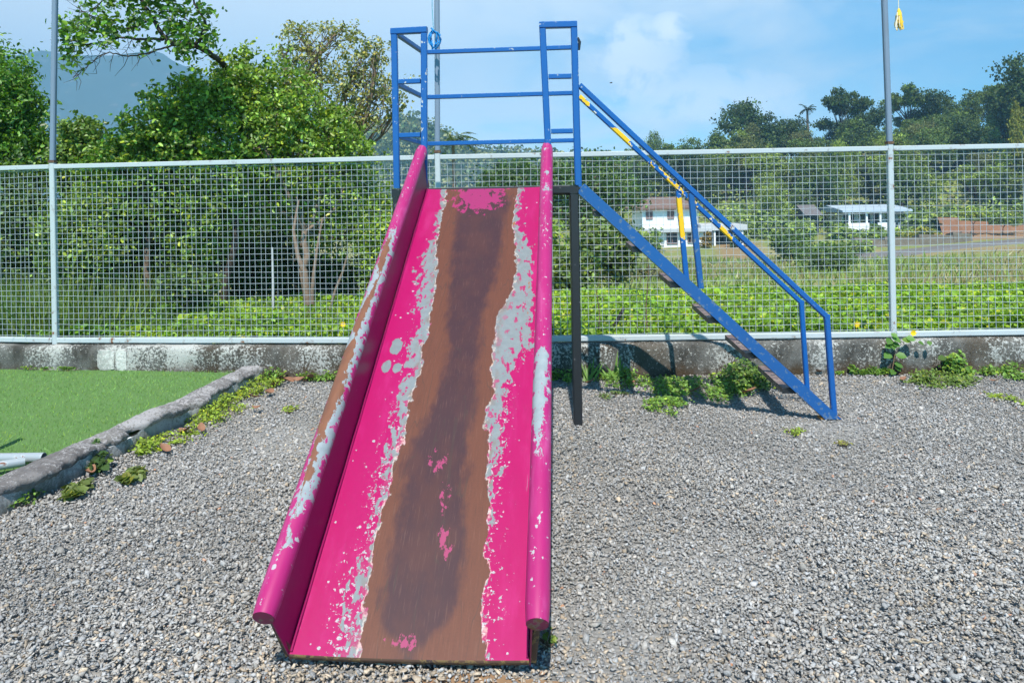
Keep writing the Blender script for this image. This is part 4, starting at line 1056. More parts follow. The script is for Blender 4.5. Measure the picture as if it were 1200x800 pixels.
    for i, (px, py, w, c, lab) in enumerate(((1000, 281, 20, 'mid', 'green hedge of plants below the bungalow, above the rubble wall'), (1075, 274, 26, 'yellow', 'yellowish plants along the top of the rubble wall'), (935, 285, 22, 'mid', 'low green bush below the grey shed'), (1140, 250, 24, 'light', 'light green clump on the slope above the earth bank'), (1175, 258, 26, 'mid', 'green clump above the earth bank near the right edge'), (880, 300, 22, 'mid', 'low bush beside the road, right of the car porch'))):
        shrub('shrub', lab, px, py, 92 if i != 1 else 88, w, 8, 900, 0.3, FAR_COL[c], 'shrubs around the bungalow', cl_r=.25, trunk_r=.05, mat='leaf_far')


two_storey(); bungalow()

# ------------------------------------------------------------------ ground cover and grass behind the fence
def ground_cover():
    n = 95000
    y = 6.16 + (10.6 - 6.16) * rng.random(n) ** 1.25; x = rng.uniform(-1, 1, n) * (y * .74 + .6)
    lump = .05 * np.sin(x * 3.1 + 1) * np.sin(y * 2.3) + .035 * np.sin(x * 7.7) * np.cos(y * 6.1)
    wl = np.interp(x, [-7.6, -4.05, -.62, 3.1, 7], [7.1, 6.48, 6.14, 6.06, 6.01])
    y = np.maximum(y, wl + .03 + rng.random(n) * .1)
    z = terrain_z(x, y) + .06 + lump + rng.random(n) ** .8 * .15 + np.where(x < -1.2, -.02, 0)
    C = np.stack([x, y, z], 1)
    Nn = rng.normal(size=(n, 3)) * .75 + np.array([0, -.25, 1.0])
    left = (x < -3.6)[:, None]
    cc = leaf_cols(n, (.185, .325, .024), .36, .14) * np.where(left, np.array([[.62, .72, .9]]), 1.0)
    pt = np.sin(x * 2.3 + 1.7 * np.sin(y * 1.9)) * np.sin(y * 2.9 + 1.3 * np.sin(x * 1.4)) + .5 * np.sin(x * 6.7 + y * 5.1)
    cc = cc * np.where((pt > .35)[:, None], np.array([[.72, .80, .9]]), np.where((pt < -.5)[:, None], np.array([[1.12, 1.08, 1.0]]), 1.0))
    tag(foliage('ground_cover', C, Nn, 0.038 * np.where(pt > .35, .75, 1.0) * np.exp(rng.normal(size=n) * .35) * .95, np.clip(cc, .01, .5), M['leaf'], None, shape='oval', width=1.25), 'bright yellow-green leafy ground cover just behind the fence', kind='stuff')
    # long grass, thickest at the left
    n = 9000
    x = np.concatenate([rng.uniform(-7.5, -1.6, n - 1500), rng.uniform(-1.6, 7.5, 1500)]); y = rng.uniform(6.25, 9.2, n)
    x = np.where(rng.random(n) < .35, rng.uniform(-7.5, -4.2, n), x)
    y = np.maximum(y, np.interp(x, [-7.6, -4.05, -.62, 3.1, 7], [7.1, 6.48, 6.14, 6.06, 6.01]) + .05 + rng.random(n) * .4)
    z = terrain_z(x, y)
    ln = np.where(x < -4.2, .55, .26) * (.5 + .8 * rng.random(n))
    ax = rng.normal(size=(n, 3)) * .32 + np.array([0, 0, 1.0])
    Nn = rng.normal(size=(n, 3)) * .4 + np.array([0, -1, .2])
    tag(foliage('grass', np.stack([x, y, z], 1), Nn, ln, leaf_cols(n, (.10, .17, .035), .3, .2), M['grass'], None, shape='blade', axis=ax, width=.03, droop=.25), 'long thin grass blades among the ground cover, thickest at the left fence post', kind='stuff')
    # field tufts down the slope
    n = 20000
    d = 10.5 + 62 * rng.random(n) ** 1.5; u = rng.uniform(-250, 700, n); x = u * d / F
    pat = np.sin(x * .35) * np.sin(d * .22 + 1) + .5 * np.sin(x * 1.1 + d * .7)
    base = np.where((pat > .25)[:, None], np.array([[.30, .25, .13]]), np.array([[.19, .26, .065]]))
    ln = (.04 + .0085 * d) * (.5 + rng.random(n))
    tag(foliage('field_grass', np.stack([x, d, terrain_z(x, d) - .02], 1), rng.normal(size=(n, 3)) * .4 + np.array([0, -1, .3]), ln, np.clip(base * np.exp(rng.normal(size=(n, 1)) * .35), .01, .5), M['grass'], None, shape='blade',
                axis=rng.normal(size=(n, 3)) * .4 + np.array([0, 0, 1.0]), width=.16, droop=.3), 'tufts of green and dry brown grass on the field sloping down to the road', kind='stuff')


ground_cover()


def flower(label, p, r=.022, group=None):
    mb = MB(); p = Vector(p)
    for k in range(7):
        a = k * 2 * math.pi / 7
        d = Vector((math.cos(a), -.25, math.sin(a))).normalized(); s = d.cross(Vector((0, 1, 0))).normalized()
        mb.add([p, p + d * r * .6 + s * r * .35, p + d * r * 1.15, p + d * r * .6 - s * r * .35], [(0, 1, 2, 3)])
    mb.tube([p + Vector((0, .004, 0)), p + Vector((0, .01, -.06))], .002, 5)
    return tag(mb.build('flower', M['petal']), label, 'flower', group)


FG = 'yellow flowers in the ground cover'
for px, py, lab in ((1070, 390, 'yellow flower by the foot of the right fence post, right of it'), (285, 397, 'yellow flower behind the lower fence rail, left of the slide'), (365, 399, 'yellow flower low behind the mesh, nearest to the slide rail'), (1004, 380, 'yellow flower left of the right fence post, behind the mesh'), (1144, 385, 'yellow flower at the right, behind the mesh above the rail'), (402, 380, 'tiny yellow flower behind the mesh beside the left slide rail')):
    flower(lab, at(px, py, 6.2 if px != 1070 else 5.88), .026, FG)

# ------------------------------------------------------------------ fence on its low wall
FP = [Vector((-7.55, 6.98, 0)), Vector((-4.02, 6.36, 0)), Vector((-.61, 6.02, 0)), Vector((3.10, 5.94, 0)), Vector((6.95, 5.9, 0))]
Z0, Z1 = 0.285, 1.845


def build_fence():
    root = empty('mesh_fence', (-.61, 6.02, .27)); tag(root, 'white painted welded mesh fence with square posts running along the low stained wall', 'fence')
    for i, p in enumerate(FP):
        mb = MB(); mb.beam((p.x, p.y, .25), (p.x, p.y, Z1 + .012), .045, .045, (0, 1, 0)); mb.build('post', M['fence_white'], root)
    for i, (a, b) in enumerate(zip(FP, FP[1:])):
        d = (b - a).normalized(); A = a + d * .023; B = b - d * .023
        mb = MB(); mb.beam(A + Vector((0, 0, Z1 - .02)), B + Vector((0, 0, Z1 - .02)), .04, .04); mb.build('top_rail', M['fence_white'], root)
        mb = MB(); mb.beam(A + Vector((0, 0, Z0 + .022)), B + Vector((0, 0, Z0 + .022)), .045, .044); mb.build('bottom_rail', M['fence_white'], root)
        L = (B - A).length; pw, ph = ((.047, .050), (.047, .050), (.057, .053), (.058, .053))[i]
        mb = MB(); r = .0018
        off = Vector((-d.y, d.x, 0)) * .012
        if off.y < 0: off = -off
        nw = int(L / pw); nz = int((Z1 - Z0 - .085) / ph)
        def wire(p, q, bow):
            mid = p.lerp(q, .5) + off * bow
            mb.tube([p, p.lerp(q, .25) + off * bow * .7, mid, p.lerp(q, .75) + off * bow * .7, q], r, 5, cap=False)
        for k in range(1, nw):
            p = A + d * (L * k / nw) + off * .4
            j = random.uniform(-.003, .003)
            wire(p + Vector((0, 0, Z0 + .04)) + d * j, p + Vector((0, 0, Z1 - .055 + random.uniform(0, .02))) - d * j, random.uniform(-1.1, 1.1))
        for k in range(nz + 1):
            z = Z0 + .058 + ph * k
            o2 = off * .4 - off.normalized() * .0041
            pts = [A.lerp(B, s / 8) + Vector((0, 0, z + (.0045 * math.sin(s * 1.9 + k * 1.3)) - .006 * math.sin(math.pi * s / 8))) + o2 for s in range(9)]
            mb.tube(pts, r, 5, cap=False)
        mb.build('wire_mesh', M['wire'], root)


build_fence()


def build_wall():
    """low retaining wall under the fence: lumpy front face and top"""
    pts = [Vector((-7.6, 6.90, 0)), Vector((-4.05, 6.27, 0)), Vector((-.62, 5.93, 0)), Vector((3.1, 5.85, 0)), Vector((7.0, 5.80, 0))]
    V = []; fs = []
    n = 340; prof = [(0, -.06), (.004, .03), (-.004, .10), (.002, .17), (0, .235), (.016, .264), (.06, .272), (.16, .272), (.20, .255), (.21, -.05)]
    for i in range(n + 1):
        s = i / n * (len(pts) - 1); k = min(int(s), len(pts) - 2); p = pts[k].lerp(pts[k+1], s - k)
        d = (pts[k+1] - pts[k]).normalized(); nn = Vector((-d.y, d.x, 0))
        crack = 1.0 if i % 47 else 0.0
        for j, (o, z) in enumerate(prof):
            q = p + nn * o + Vector((0, 0, z))
            w = mnoise.fractal(Vector((q.x * 4, q.y * 4, z * 7)), .8, 2.1, 4) * .014 + mnoise.noise(Vector((q.x * 22, z * 22, 3))) * .005
            q += nn * (w + (.012 if not crack and j < 6 else 0)) + Vector((0, 0, w * .55 if j > 3 else 0))
            V.append(q)
    m = len(prof)
    for i in range(n):
        for j in range(m - 1): fs.append((i*m+j, (i+1)*m+j, (i+1)*m+j+1, i*m+j+1))
    mb = MB(); mb.add(V, fs, True)
    root = empty('retaining_wall', (-.62, 6.0, 0)); tag(root, 'low concrete wall blackened with mould and pale lichen, carrying the mesh fence', 'wall')
    mb.build('wall_face', M['old_wall'], root)
    for px, w, h in ((136, 22, 26), (154, 13, 27)):
        c = at(px, 424, 6.36 if px < 140 else 6.35)
        mb = MB(); vs = []
        k = 9
        ang = [2 * math.pi * a / k for a in range(k)]
        sx = w * 6.3 / F / 2; sz = h * 6.3 / F / 2
        ring = [(c.x + math.copysign(abs(math.cos(a)) ** .5, math.cos(a)) * sx * random.uniform(.85, 1), math.copysign(abs(math.sin(a)) ** .5, math.sin(a)) * sz * random.uniform(.85, 1) + .155) for a in ang]
        yf = 6.27 - (c.x + 4.05) * .099
        front = [(x, yf - .012 + random.uniform(-.004, .004), z) for x, z in ring]; back = [(x, yf + .07, z) for x, z in ring]
        cf_ = (c.x, yf - .02, .16)
        mb.add(front + back + [cf_], [(i, (i+1) % k, 2*k) for i in range(k)] + [(i, k+i, k+(i+1) % k, (i+1) % k) for i in range(k)])
        mb.build('pale_stone', M['patch'], root)


build_wall()

# poles that rise from the fence posts
def net_pole(label, base, lean, top=4.6):
    root = empty('net_pole', (base.x, base.y, Z1)); tag(root, label, 'pole', 'grey poles standing on the fence posts')
    p0 = Vector((base.x, base.y, Z1 + .014)); p1 = p0 + Vector((lean, 0, top - Z1))
    mb = MB(); mb.beam(p0, p1, .042, .042, (0, 1, 0), ch=.008); mb.build('shaft', M['pole'], root)
    mb = MB(); mb.box((p0.x, p0.y, p0.z + .012), .052, .052, .022); mb.build('weld_collar', M['rusty'], root)
    mb = MB(); mb.box((p1.x, p1.y, p1.z + .01), .05, .05, .02); mb.build('top_cap', M['galv'], root)
    return p1


t_l = net_pole('grey pole on the left fence post, in front of the hazy mountain', FP[1], .045 * 2)
t_m = net_pole('grey pole on the middle fence post, behind the blue guard rails', FP[2], .04)
t_r = net_pole('grey pole on the right fence post, against the clear blue sky', FP[3], -.05)


def hanging():
    # blue rope bundle tied to the head of the middle pole
    q = at(508, 36, 5.85)
    root = empty('blue_rope', tuple(q)); tag(root, 'knotted bundle of blue rope hanging on a string behind the left guard post', 'rope')
    mb = MB(); mb.tube([t_m + Vector((0, -.03, -.05)), Vector((t_m.x - .05, 5.93, 3.6)), at(506.5, 10, 5.86), q], .0035, 5); mb.build('string', M['string_blue'], root)
    mb = MB()
    for k in range(15):
        sgn = -1 if k % 2 else 1; w = random.uniform(.012, .05); L = random.uniform(.13, .19)
        pts = [q + Vector((random.uniform(-.008, .008), random.uniform(-.02, .02), 0))]
        for s in range(1, 8):
            f = s / 7
            pts.append(q + Vector((sgn * w * math.sin(math.pi * min(1, f * 1.15)) ** .8 + random.uniform(-.006, .006) + sgn * .008, random.uniform(-.02, .02), -L * f)))
        mb.tube(pts, random.uniform(.0035, .006), 5)
    mb.tube([q + Vector((-.02, 0, .02)), q, q + Vector((.012, 0, -.015)), q + Vector((-.01, 0, -.025))], .007, 6)
    mb.build('rope_loops', M['rope_blue'], root)
    # yellow tassel from the head of the right pole
    q = at(1053, 12, 5.86)
    root = empty('yellow_tassel', tuple(q)); tag(root, 'yellow frayed string tassel hanging in the sky right of the right pole', 'tassel')
    mb = MB(); mb.tube([t_r + Vector((.02, -.02, -.05)), Vector((t_r.x + .1, 5.9, 3.9)), at(1052.5, -10, 5.86), q], .0032, 5); mb.build('string', M['string_pale'], root)
    mb = MB(); m2 = MB()
    for k in range(34):
        a = random.uniform(0, 6.28); w = random.uniform(.01, .042); L = random.uniform(.10, .175)
        pts = [q + Vector((0, 0, -.004))]
        for s in range(1, 6):
            f = s / 5
            pts.append(q + Vector((math.cos(a) * w * f ** .6 + random.uniform(-.005, .005), math.sin(a) * w * f ** .6, -L * f)))
        (mb if k % 3 else m2).tube(pts, random.uniform(.003, .006), 5)
    mb.tube([q + Vector((0, 0, .012)), q + Vector((.004, 0, -.02)), q + Vector((0, 0, -.05))], [.006, .018, .024], 8)
    mb.build('tassel_threads', M['string_yellow'], root); m2.build('frayed_ends', M['string_pale'], root)


hanging()

# ------------------------------------------------------------------ ground of the playground
def sheet(name, poly, z, mat, label):
    mb = MB(); mb.add([(x, y, z) for x, y in poly], [tuple(range(len(poly)))])
    return tag(mb.build(name, mat), label, kind='structure')


KERB = [(-3.05, -4.0), (-2.66, 1.6), (-2.46, 3.20), (-2.43, 3.45), (-2.35, 3.86), (-2.22, 4.63), (-2.13, 5.35), (-2.085, 6.0)]
sheet('ground', KERB + [(-2.0, 6.1), (3.0, 6.05), (7.4, 6.0), (9.0, 5.9), (9.0, -6.0), (-3.05, -6.0)], -.012, M['gravel'], 'grey gravel ground of the playground')
sheet('lawn', [(-14, -6.0), (-3.2, -6.0)] + [(x - .08, y) for x, y in KERB] + [(-4.05, 6.33), (-7.6, 6.95), (-14, 7.6)], .065, M['turf'], 'short green artificial turf left of the kerb')


def turf_pile():
    n = 42000
    x = rng.uniform(-6.2, -2.2, n); y = rng.uniform(3.4, 6.35, n)
    kx = np.interp(y, [p[1] for p in KERB], [p[0] for p in KERB]) - .17
    keep = (x < kx) & (y < 6.27 - (x + 4.05) * .1 - .02) & (x > -y * .75 - .3)
    x, y = x[keep], y[keep]; n = len(x)
    ax = rng.normal(size=(n, 3)) * .5 + np.array([.2, 0, 1.0])
    cc = leaf_cols(n, (.165, .30, .085), .25, .08)
    o = foliage('turf_pile', np.stack([x, y, np.full(n, .064)], 1), rng.normal(size=(n, 3)) * .5 + np.array([0, -1, .5]), .020 * (.6 + .7 * rng.random(n)), cc, M['grass'], None, shape='blade', axis=ax, width=.16, droop=.3)
    tag(o, 'short upright blades of the artificial turf', kind='stuff')


turf_pile()


def build_kerb():
    root = empty('concrete_kerb', (-2.35, 3.9, 0)); tag(root, 'crumbling weathered concrete kerb between the green turf and the gravel', 'kerb')
    n = 520; V = []; V2 = []
    ys = np.linspace(1.0, 5.96, n)
    xs = np.interp(ys, [p[1] for p in KERB], [p[0] for p in KERB])
    for x, y in zip(xs, ys):
        e = mnoise.fractal(Vector((y * 3.1, 2, 5)), .8, 2.2, 5); e2 = mnoise.fractal(Vector((y * 2.3, 9, 1)), .8, 2.2, 5)
        bite = max(0, mnoise.noise(Vector((y * 5.2, 7, 7))) - .12) * .22
        out = x + .026 + .035 * e - bite; inn = x - .172 + .04 * e2; h = .135 + .03 * e2
        prof = [(out - .02, h - .05), (out, h - .022), (out - .012, h - .004), (out - .05, h + .006), ((out + inn) / 2, h + .012), (inn + .04, h + .004), (inn + .006, h - .015), (inn, .03)]
        for k, (px, pz) in enumerate(prof):
            w = mnoise.fractal(Vector((px * 14, y * 14, pz * 14)), .9, 2.1, 4) * .010 + mnoise.fractal(Vector((px * 45, y * 45, pz * 45)), .9, 2.1, 3) * .0045
            V.append((px + w, y, pz + w))
        st = mnoise.noise(Vector((y * 1.7, 4, 4))) * .012
        for pz, o in ((-.05, 0), (.02, .002), (.06, .0), (h - .045, -.004)):
            V2.append((x + o + st + mnoise.noise(Vector((y * 9, pz * 20, 1))) * .005, y, pz))
    def grid(V, m): return [(i*m+j, (i+1)*m+j, (i+1)*m+j+1, i*m+j+1) for i in range(n - 1) for j in range(m - 1)]
    mb = MB(); mb.add(V, grid(V, 8), True); mb.build('kerb_top', M['kerb'], root)
    mb = MB(); mb.add(V2, grid(V2, 4), True); mb.build('kerb_face', M['kerb_face'], root)
    me = root.children
    # galvanised pipe frame on the turf at the left edge
    root = empty('pipe_frame', (-2.9, 3.95, .09)); tag(root, 'galvanised steel pipe frame lying on the turf at the left edge, against the kerb', 'pipe')
    a = Vector((-4.6, 3.90, .112)); b = at(53, 538, 3.9); b = Vector((b.x, 3.89, .112))
    mb = MB(); r = .026; nn = 18
    mb.tube([a, a.lerp(b, .5), b], r, nn, cap=False); mb.tube([b, a], r * .86, nn, cap=False)
    ring = []
    for k in range(nn):
        an = 2 * math.pi * k / nn; ring.append((b.x, b.y + math.cos(an) * r, b.z + math.sin(an) * r))
    for k in range(nn):
        an = 2 * math.pi * k / nn; ring.append((b.x, b.y + math.cos(an) * r * .86, b.z + math.sin(an) * r * .86))
    mb.add(ring, [(k, (k+1) % nn, nn + (k+1) % nn, nn + k) for k in range(nn)])
    mb.build('cross_pipe', M['galv'], root)
    mb = MB(); mb.tube([b + Vector((-.06, -.06, .0)), Vector((-2.92, 3.62, .118)), Vector((-3.15, 3.25, .118)), Vector((-3.4, 2.85, .118))], .024, 14); mb.build('side_pipe', M['galv'], root)
    mb = MB(); mb.tube([Vector((-3.0, 3.93, .12)), Vector((-2.995, 3.93, .70))], .024, 14); mb.build('upright_pipe', M['galv'], root)


build_kerb()


def gravel_stones():
    """crushed stone, tens of thousands of angular pieces in one mesh"""
    phi = (1 + 5 ** .5) / 2
    ico = np.array([(-1, phi, 0), (1, phi, 0), (-1, -phi, 0), (1, -phi, 0), (0, -1, phi), (0, 1, phi), (0, -1, -phi), (0, 1, -phi), (phi, 0, -1), (phi, 0, 1), (-phi, 0, -1), (-phi, 0, 1)])
    ico /= np.linalg.norm(ico[0])
    tri = np.array([(0, 11, 5), (0, 5, 1), (0, 1, 7), (0, 7, 10), (0, 10, 11), (1, 5, 9), (5, 11, 4), (11, 10, 2), (10, 7, 6), (7, 1, 8), (3, 9, 4), (3, 4, 2), (3, 2, 6), (3, 6, 8), (3, 8, 9), (4, 9, 5), (2, 4, 11), (6, 2, 10), (8, 6, 7), (9, 8, 1)])
    variants = []
    for k in range(40):
        v = ico * (1 + rng.normal(size=(12, 1)) * .16) + rng.normal(size=(12, 3)) * .12
        # flatten two or three sides, as a crusher does
        for _ in range(9):
            d = unit(1)[0]; lim = rng.uniform(.36, .66); dd = v @ d; v = v - np.maximum(dd - lim, 0)[:, None] * d
        variants.append(v)
    variants = np.array(variants)
    n = 275000
    y = 1.5 + (5.93 - 1.5) * rng.random(n) ** .95
    x = rng.uniform(-1, 1, n) * (y * .80 + .75)
    kx = np.interp(y, [p[1] for p in KERB], [p[0] for p in KERB]) + .0
    bare = np.exp(-(((x + .14) / .28) ** 2 + ((y - 2.13) / .045) ** 2) * 1.0)
    keep = (x > kx + .005) & (x < 6.5) & (y < 5.93 - np.clip(x, -3, 0) * .09 - .0135 * np.clip(x, 0, 9)) & (rng.random(n) > bare * .93)
    x, y = x[keep], y[keep]; n = len(x)
    size = np.clip(np.exp(rng.normal(size=n) * .34) * .0069, .0033, .018)
    fines = rng.random(n) < .22; size[fines] *= .55
    big = (rng.random(n) < .003); size[big] *= 1.6
    near_kerb = (x < kx[keep] + .25) & (rng.random(n) < .3); size[near_kerb] *= 1.35
    z = rng.random(n) * .012 - .004 + .010 * np.sin(x * 2.1 + 1) * np.sin(y * 1.7) + .006 * np.sin(x * 5.3) * np.sin(y * 4.1 + 2)
    asp = np.stack([1 + rng.random(n) * .8, np.ones(n), .36 + rng.random(n) * .3], 1)
    q = rng.normal(size=(n, 4)) * np.array([1, .30, .30, 1]); q /= np.linalg.norm(q, axis=1, keepdims=True)
    w, a, b, c = q.T
    Rm = np.stack([1-2*(b*b+c*c), 2*(a*b-c*w), 2*(a*c+b*w), 2*(a*b+c*w), 1-2*(a*a+c*c), 2*(b*c-a*w), 2*(a*c-b*w), 2*(b*c+a*w), 1-2*(a*a+b*b)], 1).reshape(n, 3, 3)
    vv = variants[rng.integers(0, 40, n)] * (asp * size[:, None])[:, None, :]
    vv = np.einsum('nij,nkj->nki', Rm, vv) + np.stack([x, y, z], 1)[:, None, :]
    tone = np.clip(.315 * np.exp(rng.normal(size=n) * .185), .15, .46)[:, None]
    kind = rng.random(n)[:, None]
    tan_zone = np.clip(np.exp(-((x + .35) ** 2 / .5 + (y - 2.0) ** 2 / .16)) * .9 + .06 + .09 * np.sin(x * 1.3 + 2) * np.sin(y * 1.9), .03, .9)[:, None]
    hue = np.where(kind < .42, np.array([[1.01, 1.0, .975]]), np.where(kind > 1 - tan_zone, np.array([[1.25, 1.02, .76]]), np.array([[1.06, 1.0, .91]])))
    patch = 1 + .09 * np.sin(x * 1.9 + 2.1 * np.sin(y * 1.3)) * np.sin(y * 2.2 + 1.4 * np.sin(x * 1.1)) + .05 * np.sin(x * 6.1 + y * 3.7)
    tone = tone * patch[:, None]
    rare = rng.random(n) < .003
    colr = np.clip(tone * hue, .03, .7); colr[rare] = colr[rare] * np.array([1.3, .8, .6])
    loops = (np.arange(n)[:, None, None] * 12 + tri[None]).ravel()
    me = np_mesh('gravel', vv.reshape(-1, 3), loops, np.full(n * 20, 3), np.repeat(colr, 12, 0))
    tag(link_mesh('gravel', me, M['stones']), 'loose crushed grey stones covering the playground', kind='stuff')


gravel_stones()
# bare trodden earth at the foot of the slide
t_ = NT('bare_earth'); p_ = t_.pos(); n_ = t_.noise(p_, 30, 5, .65)
me_m = t_.pbr(t_.mix(n_, (.20, .12, .065), (.33, .21, .12)), .95, 0, t_.bump(n_, .5, .01), .2)
mb = MB(); ring = [(-.14 + .30 * math.cos(a) * (1 + .12 * math.sin(3 * a)), 2.13 + .07 * math.sin(a) * (1 + .2 * math.cos(4 * a)), -.004) for a in np.linspace(0, 2 * math.pi, 28)[:-1]]
mb.add(ring, [tuple(range(len(ring)))])
tag(mb.build('bare_soil', me_m), 'bare brown soil worn through the gravel at the foot of the slide', kind='structure')

# ------------------------------------------------------------------ the slide
PH, TH, SL, SW = R(4.03), R(31.55), 2.828, 0.739
B0 = Vector((-.342, 2.208, .05))
EW = Vector((math.cos(PH), -math.sin(PH), 0)); ET = Vector((math.sin(PH) * math.cos(TH), math.cos(PH) * math.cos(TH), math.sin(TH))); EN = EW.cross(ET)


def SPT(w, t, n=0.0): return B0 + EW * ((w - .5) * SW) + ET * (t * SL) + EN * n


def add_uv(o, fn):
    me = o.data; uv = me.uv_layers.new(name='UVMap')
    for lp in me.loops: uv.data[lp.index].uv = fn(me.vertices[lp.vertex_index].co)


slide = empty('playground_slide', (-.17, 4.6, 0)); tag(slide, 'worn pink metal slide with rusted bed, blue guard rails and a blue side stairway', 'slide')


def slide_uv(co):
    d = Vector(co) - B0
    return (d.dot(EW) / SW + .5, d.dot(ET) / SL)


def build_chute():
    ch = empty('chute', tuple(B0), slide)
    nw, nt = 25, 90
    V = []; fs = []
    def sag(w, t): return -.013 * (1 - (2 * w - 1) ** 2) * (1 - .55 * t)
    for j in range(nt + 1):
        for i in range(nw + 1):
            w, t = i / nw, j / nt
            dent = .0016 * mnoise.noise(Vector((w * 3, t * 9, 1)))
            V.append(SPT(w, t, sag(w, t) + dent))
    for j in range(nt):
        for i in range(nw): a = j*(nw+1)+i; fs.append((a, a+1, a+nw+2, a+nw+1))
    mb = MB(); mb.add(V, fs, True)
    o = mb.build('slide_bed', M['bed'], ch); add_uv(o, slide_uv)
    # folded lip at the foot and the flashing at the head
    mb = MB(); V = []
    for i in range(nw + 1):
        w = i / nw; p = SPT(w, 0, sag(w, 0)); V += [p + EN * .001, p - ET * .004 - EN * .004, p - ET * .003 - EN * .020, p + ET * .03 - EN * .020]
    mb.add(V, [(i*4+j, i*4+j+1, i*4+j+5, i*4+j+4) for i in range(nw) for j in range(3)], True)
    mb.build('foot_lip', M['rusty'], ch)
    for side, wb in ((-1, 0.0), (1, 1.0)):
        # wall: thin sheet from the bed edge up to the tube, slightly flared
        mb = MB(); V = []; m = 40; H = .185; fl = .014
        top_t = 1.03
        for j in range(m + 1):
            t = top_t * j / m; b = SPT(wb, t, -.03) ; tp = SPT(wb, t, H) + EW * side * fl
            o_ = EW * side * .004
            V += [b, tp, tp + o_, b + o_]
        f4 = []
        for j in range(m):
            a = j * 4; f4 += [(a, a+1, a+5, a+4), (a+1, a+2, a+6, a+5), (a+2, a+3, a+7, a+6), (a+3, a, a+4, a+7)]
        f4 += [(3, 2, 1, 0), (m*4, m*4+1, m*4+2, m*4+3)]
        mb.add(V, f4); mb.build('side_wall', M['wall_pink_shaded'], ch)
        # weld seam between wall and bed
        mb = MB(); mb.tube([SPT(wb, t, .003) - EW * side * .004 + EN * .0015 * math.sin(t * 71) for t in np.linspace(.002, .998, 70)], .0048, 6, cap=True)
        mb.build('weld_seam', M['wall_pink_shaded'], ch)
        # hand tube
        mb = MB(); tr = .037; c0 = SPT(wb, 0.0, .205) + EW * side * .032; c1 = SPT(wb, 1.055, .205) + EW * side * .032
        nn = 24; V = []; m = 60
        for j in range(m + 1):
            f = j / m; rad = tr
            if j == 0: rad = tr - .004
            if j == m: rad = tr - .006
            p = c0.lerp(c1, f if 0 < j < m else (-.0012 if j == 0 else 1.0013))
            for k in range(nn):
                a = 2 * math.pi * k / nn; V.append(p + (EW * math.cos(a) + EN * math.sin(a)) * rad)
        mb.add(V, [(j*nn+k, (j+1)*nn+k, (j+1)*nn+(k+1) % nn, j*nn+(k+1) % nn) for j in range(m) for k in range(nn)], True)
        mb.add([V[m*nn+k] for k in range(nn)], [tuple(range(nn))])
        o = mb.build('hand_tube', M['tube_left'] if side < 0 else M['tube_right'], ch)
        cc = c0
        def tuv(co, cc=cc):
            d = Vector(co) - cc; return (.5 + .5 * d.dot(EW) / .037, d.dot(ET) / SL)
        add_uv(o, tuv)
        mb = MB(); V = [c0 - ET * .0036 + (EW * math.cos(2*math.pi*k/nn) + EN * math.sin(2*math.pi*k/nn)) * (tr - .005) for k in range(nn)] + [c0 - ET * .0050]
        mb.add(V, [(k, nn, (k+1) % nn) for k in range(nn)]); mb.build('tube_cap', M['pink_dark'], o)
        # short upright carrying the tube end
        mb = MB(); a = SPT(wb, .012, .17) + EW * side * .030; g = SPT(wb, 0.012, 0) + EW * side * .012
        mb.beam(SPT(wb, .006, -.022) + EW * side * .010, a, .022, .026, (0, 1, 0)); mb.build('foot_post', M['rusty'], ch)
    # stiffeners below the bed
    mb = MB()
    for w in (.25, .75): mb.beam(SPT(w, .01, -.045), SPT(w, .985, -.045), .03, .04, EN)
    for t in (.2, .45, .7, .93): mb.beam(SPT(.03, t, -.085), SPT(.97, t, -.085), .03, .03, EN)
    mb.build('under_frame', M['rusty'], ch)


build_chute()


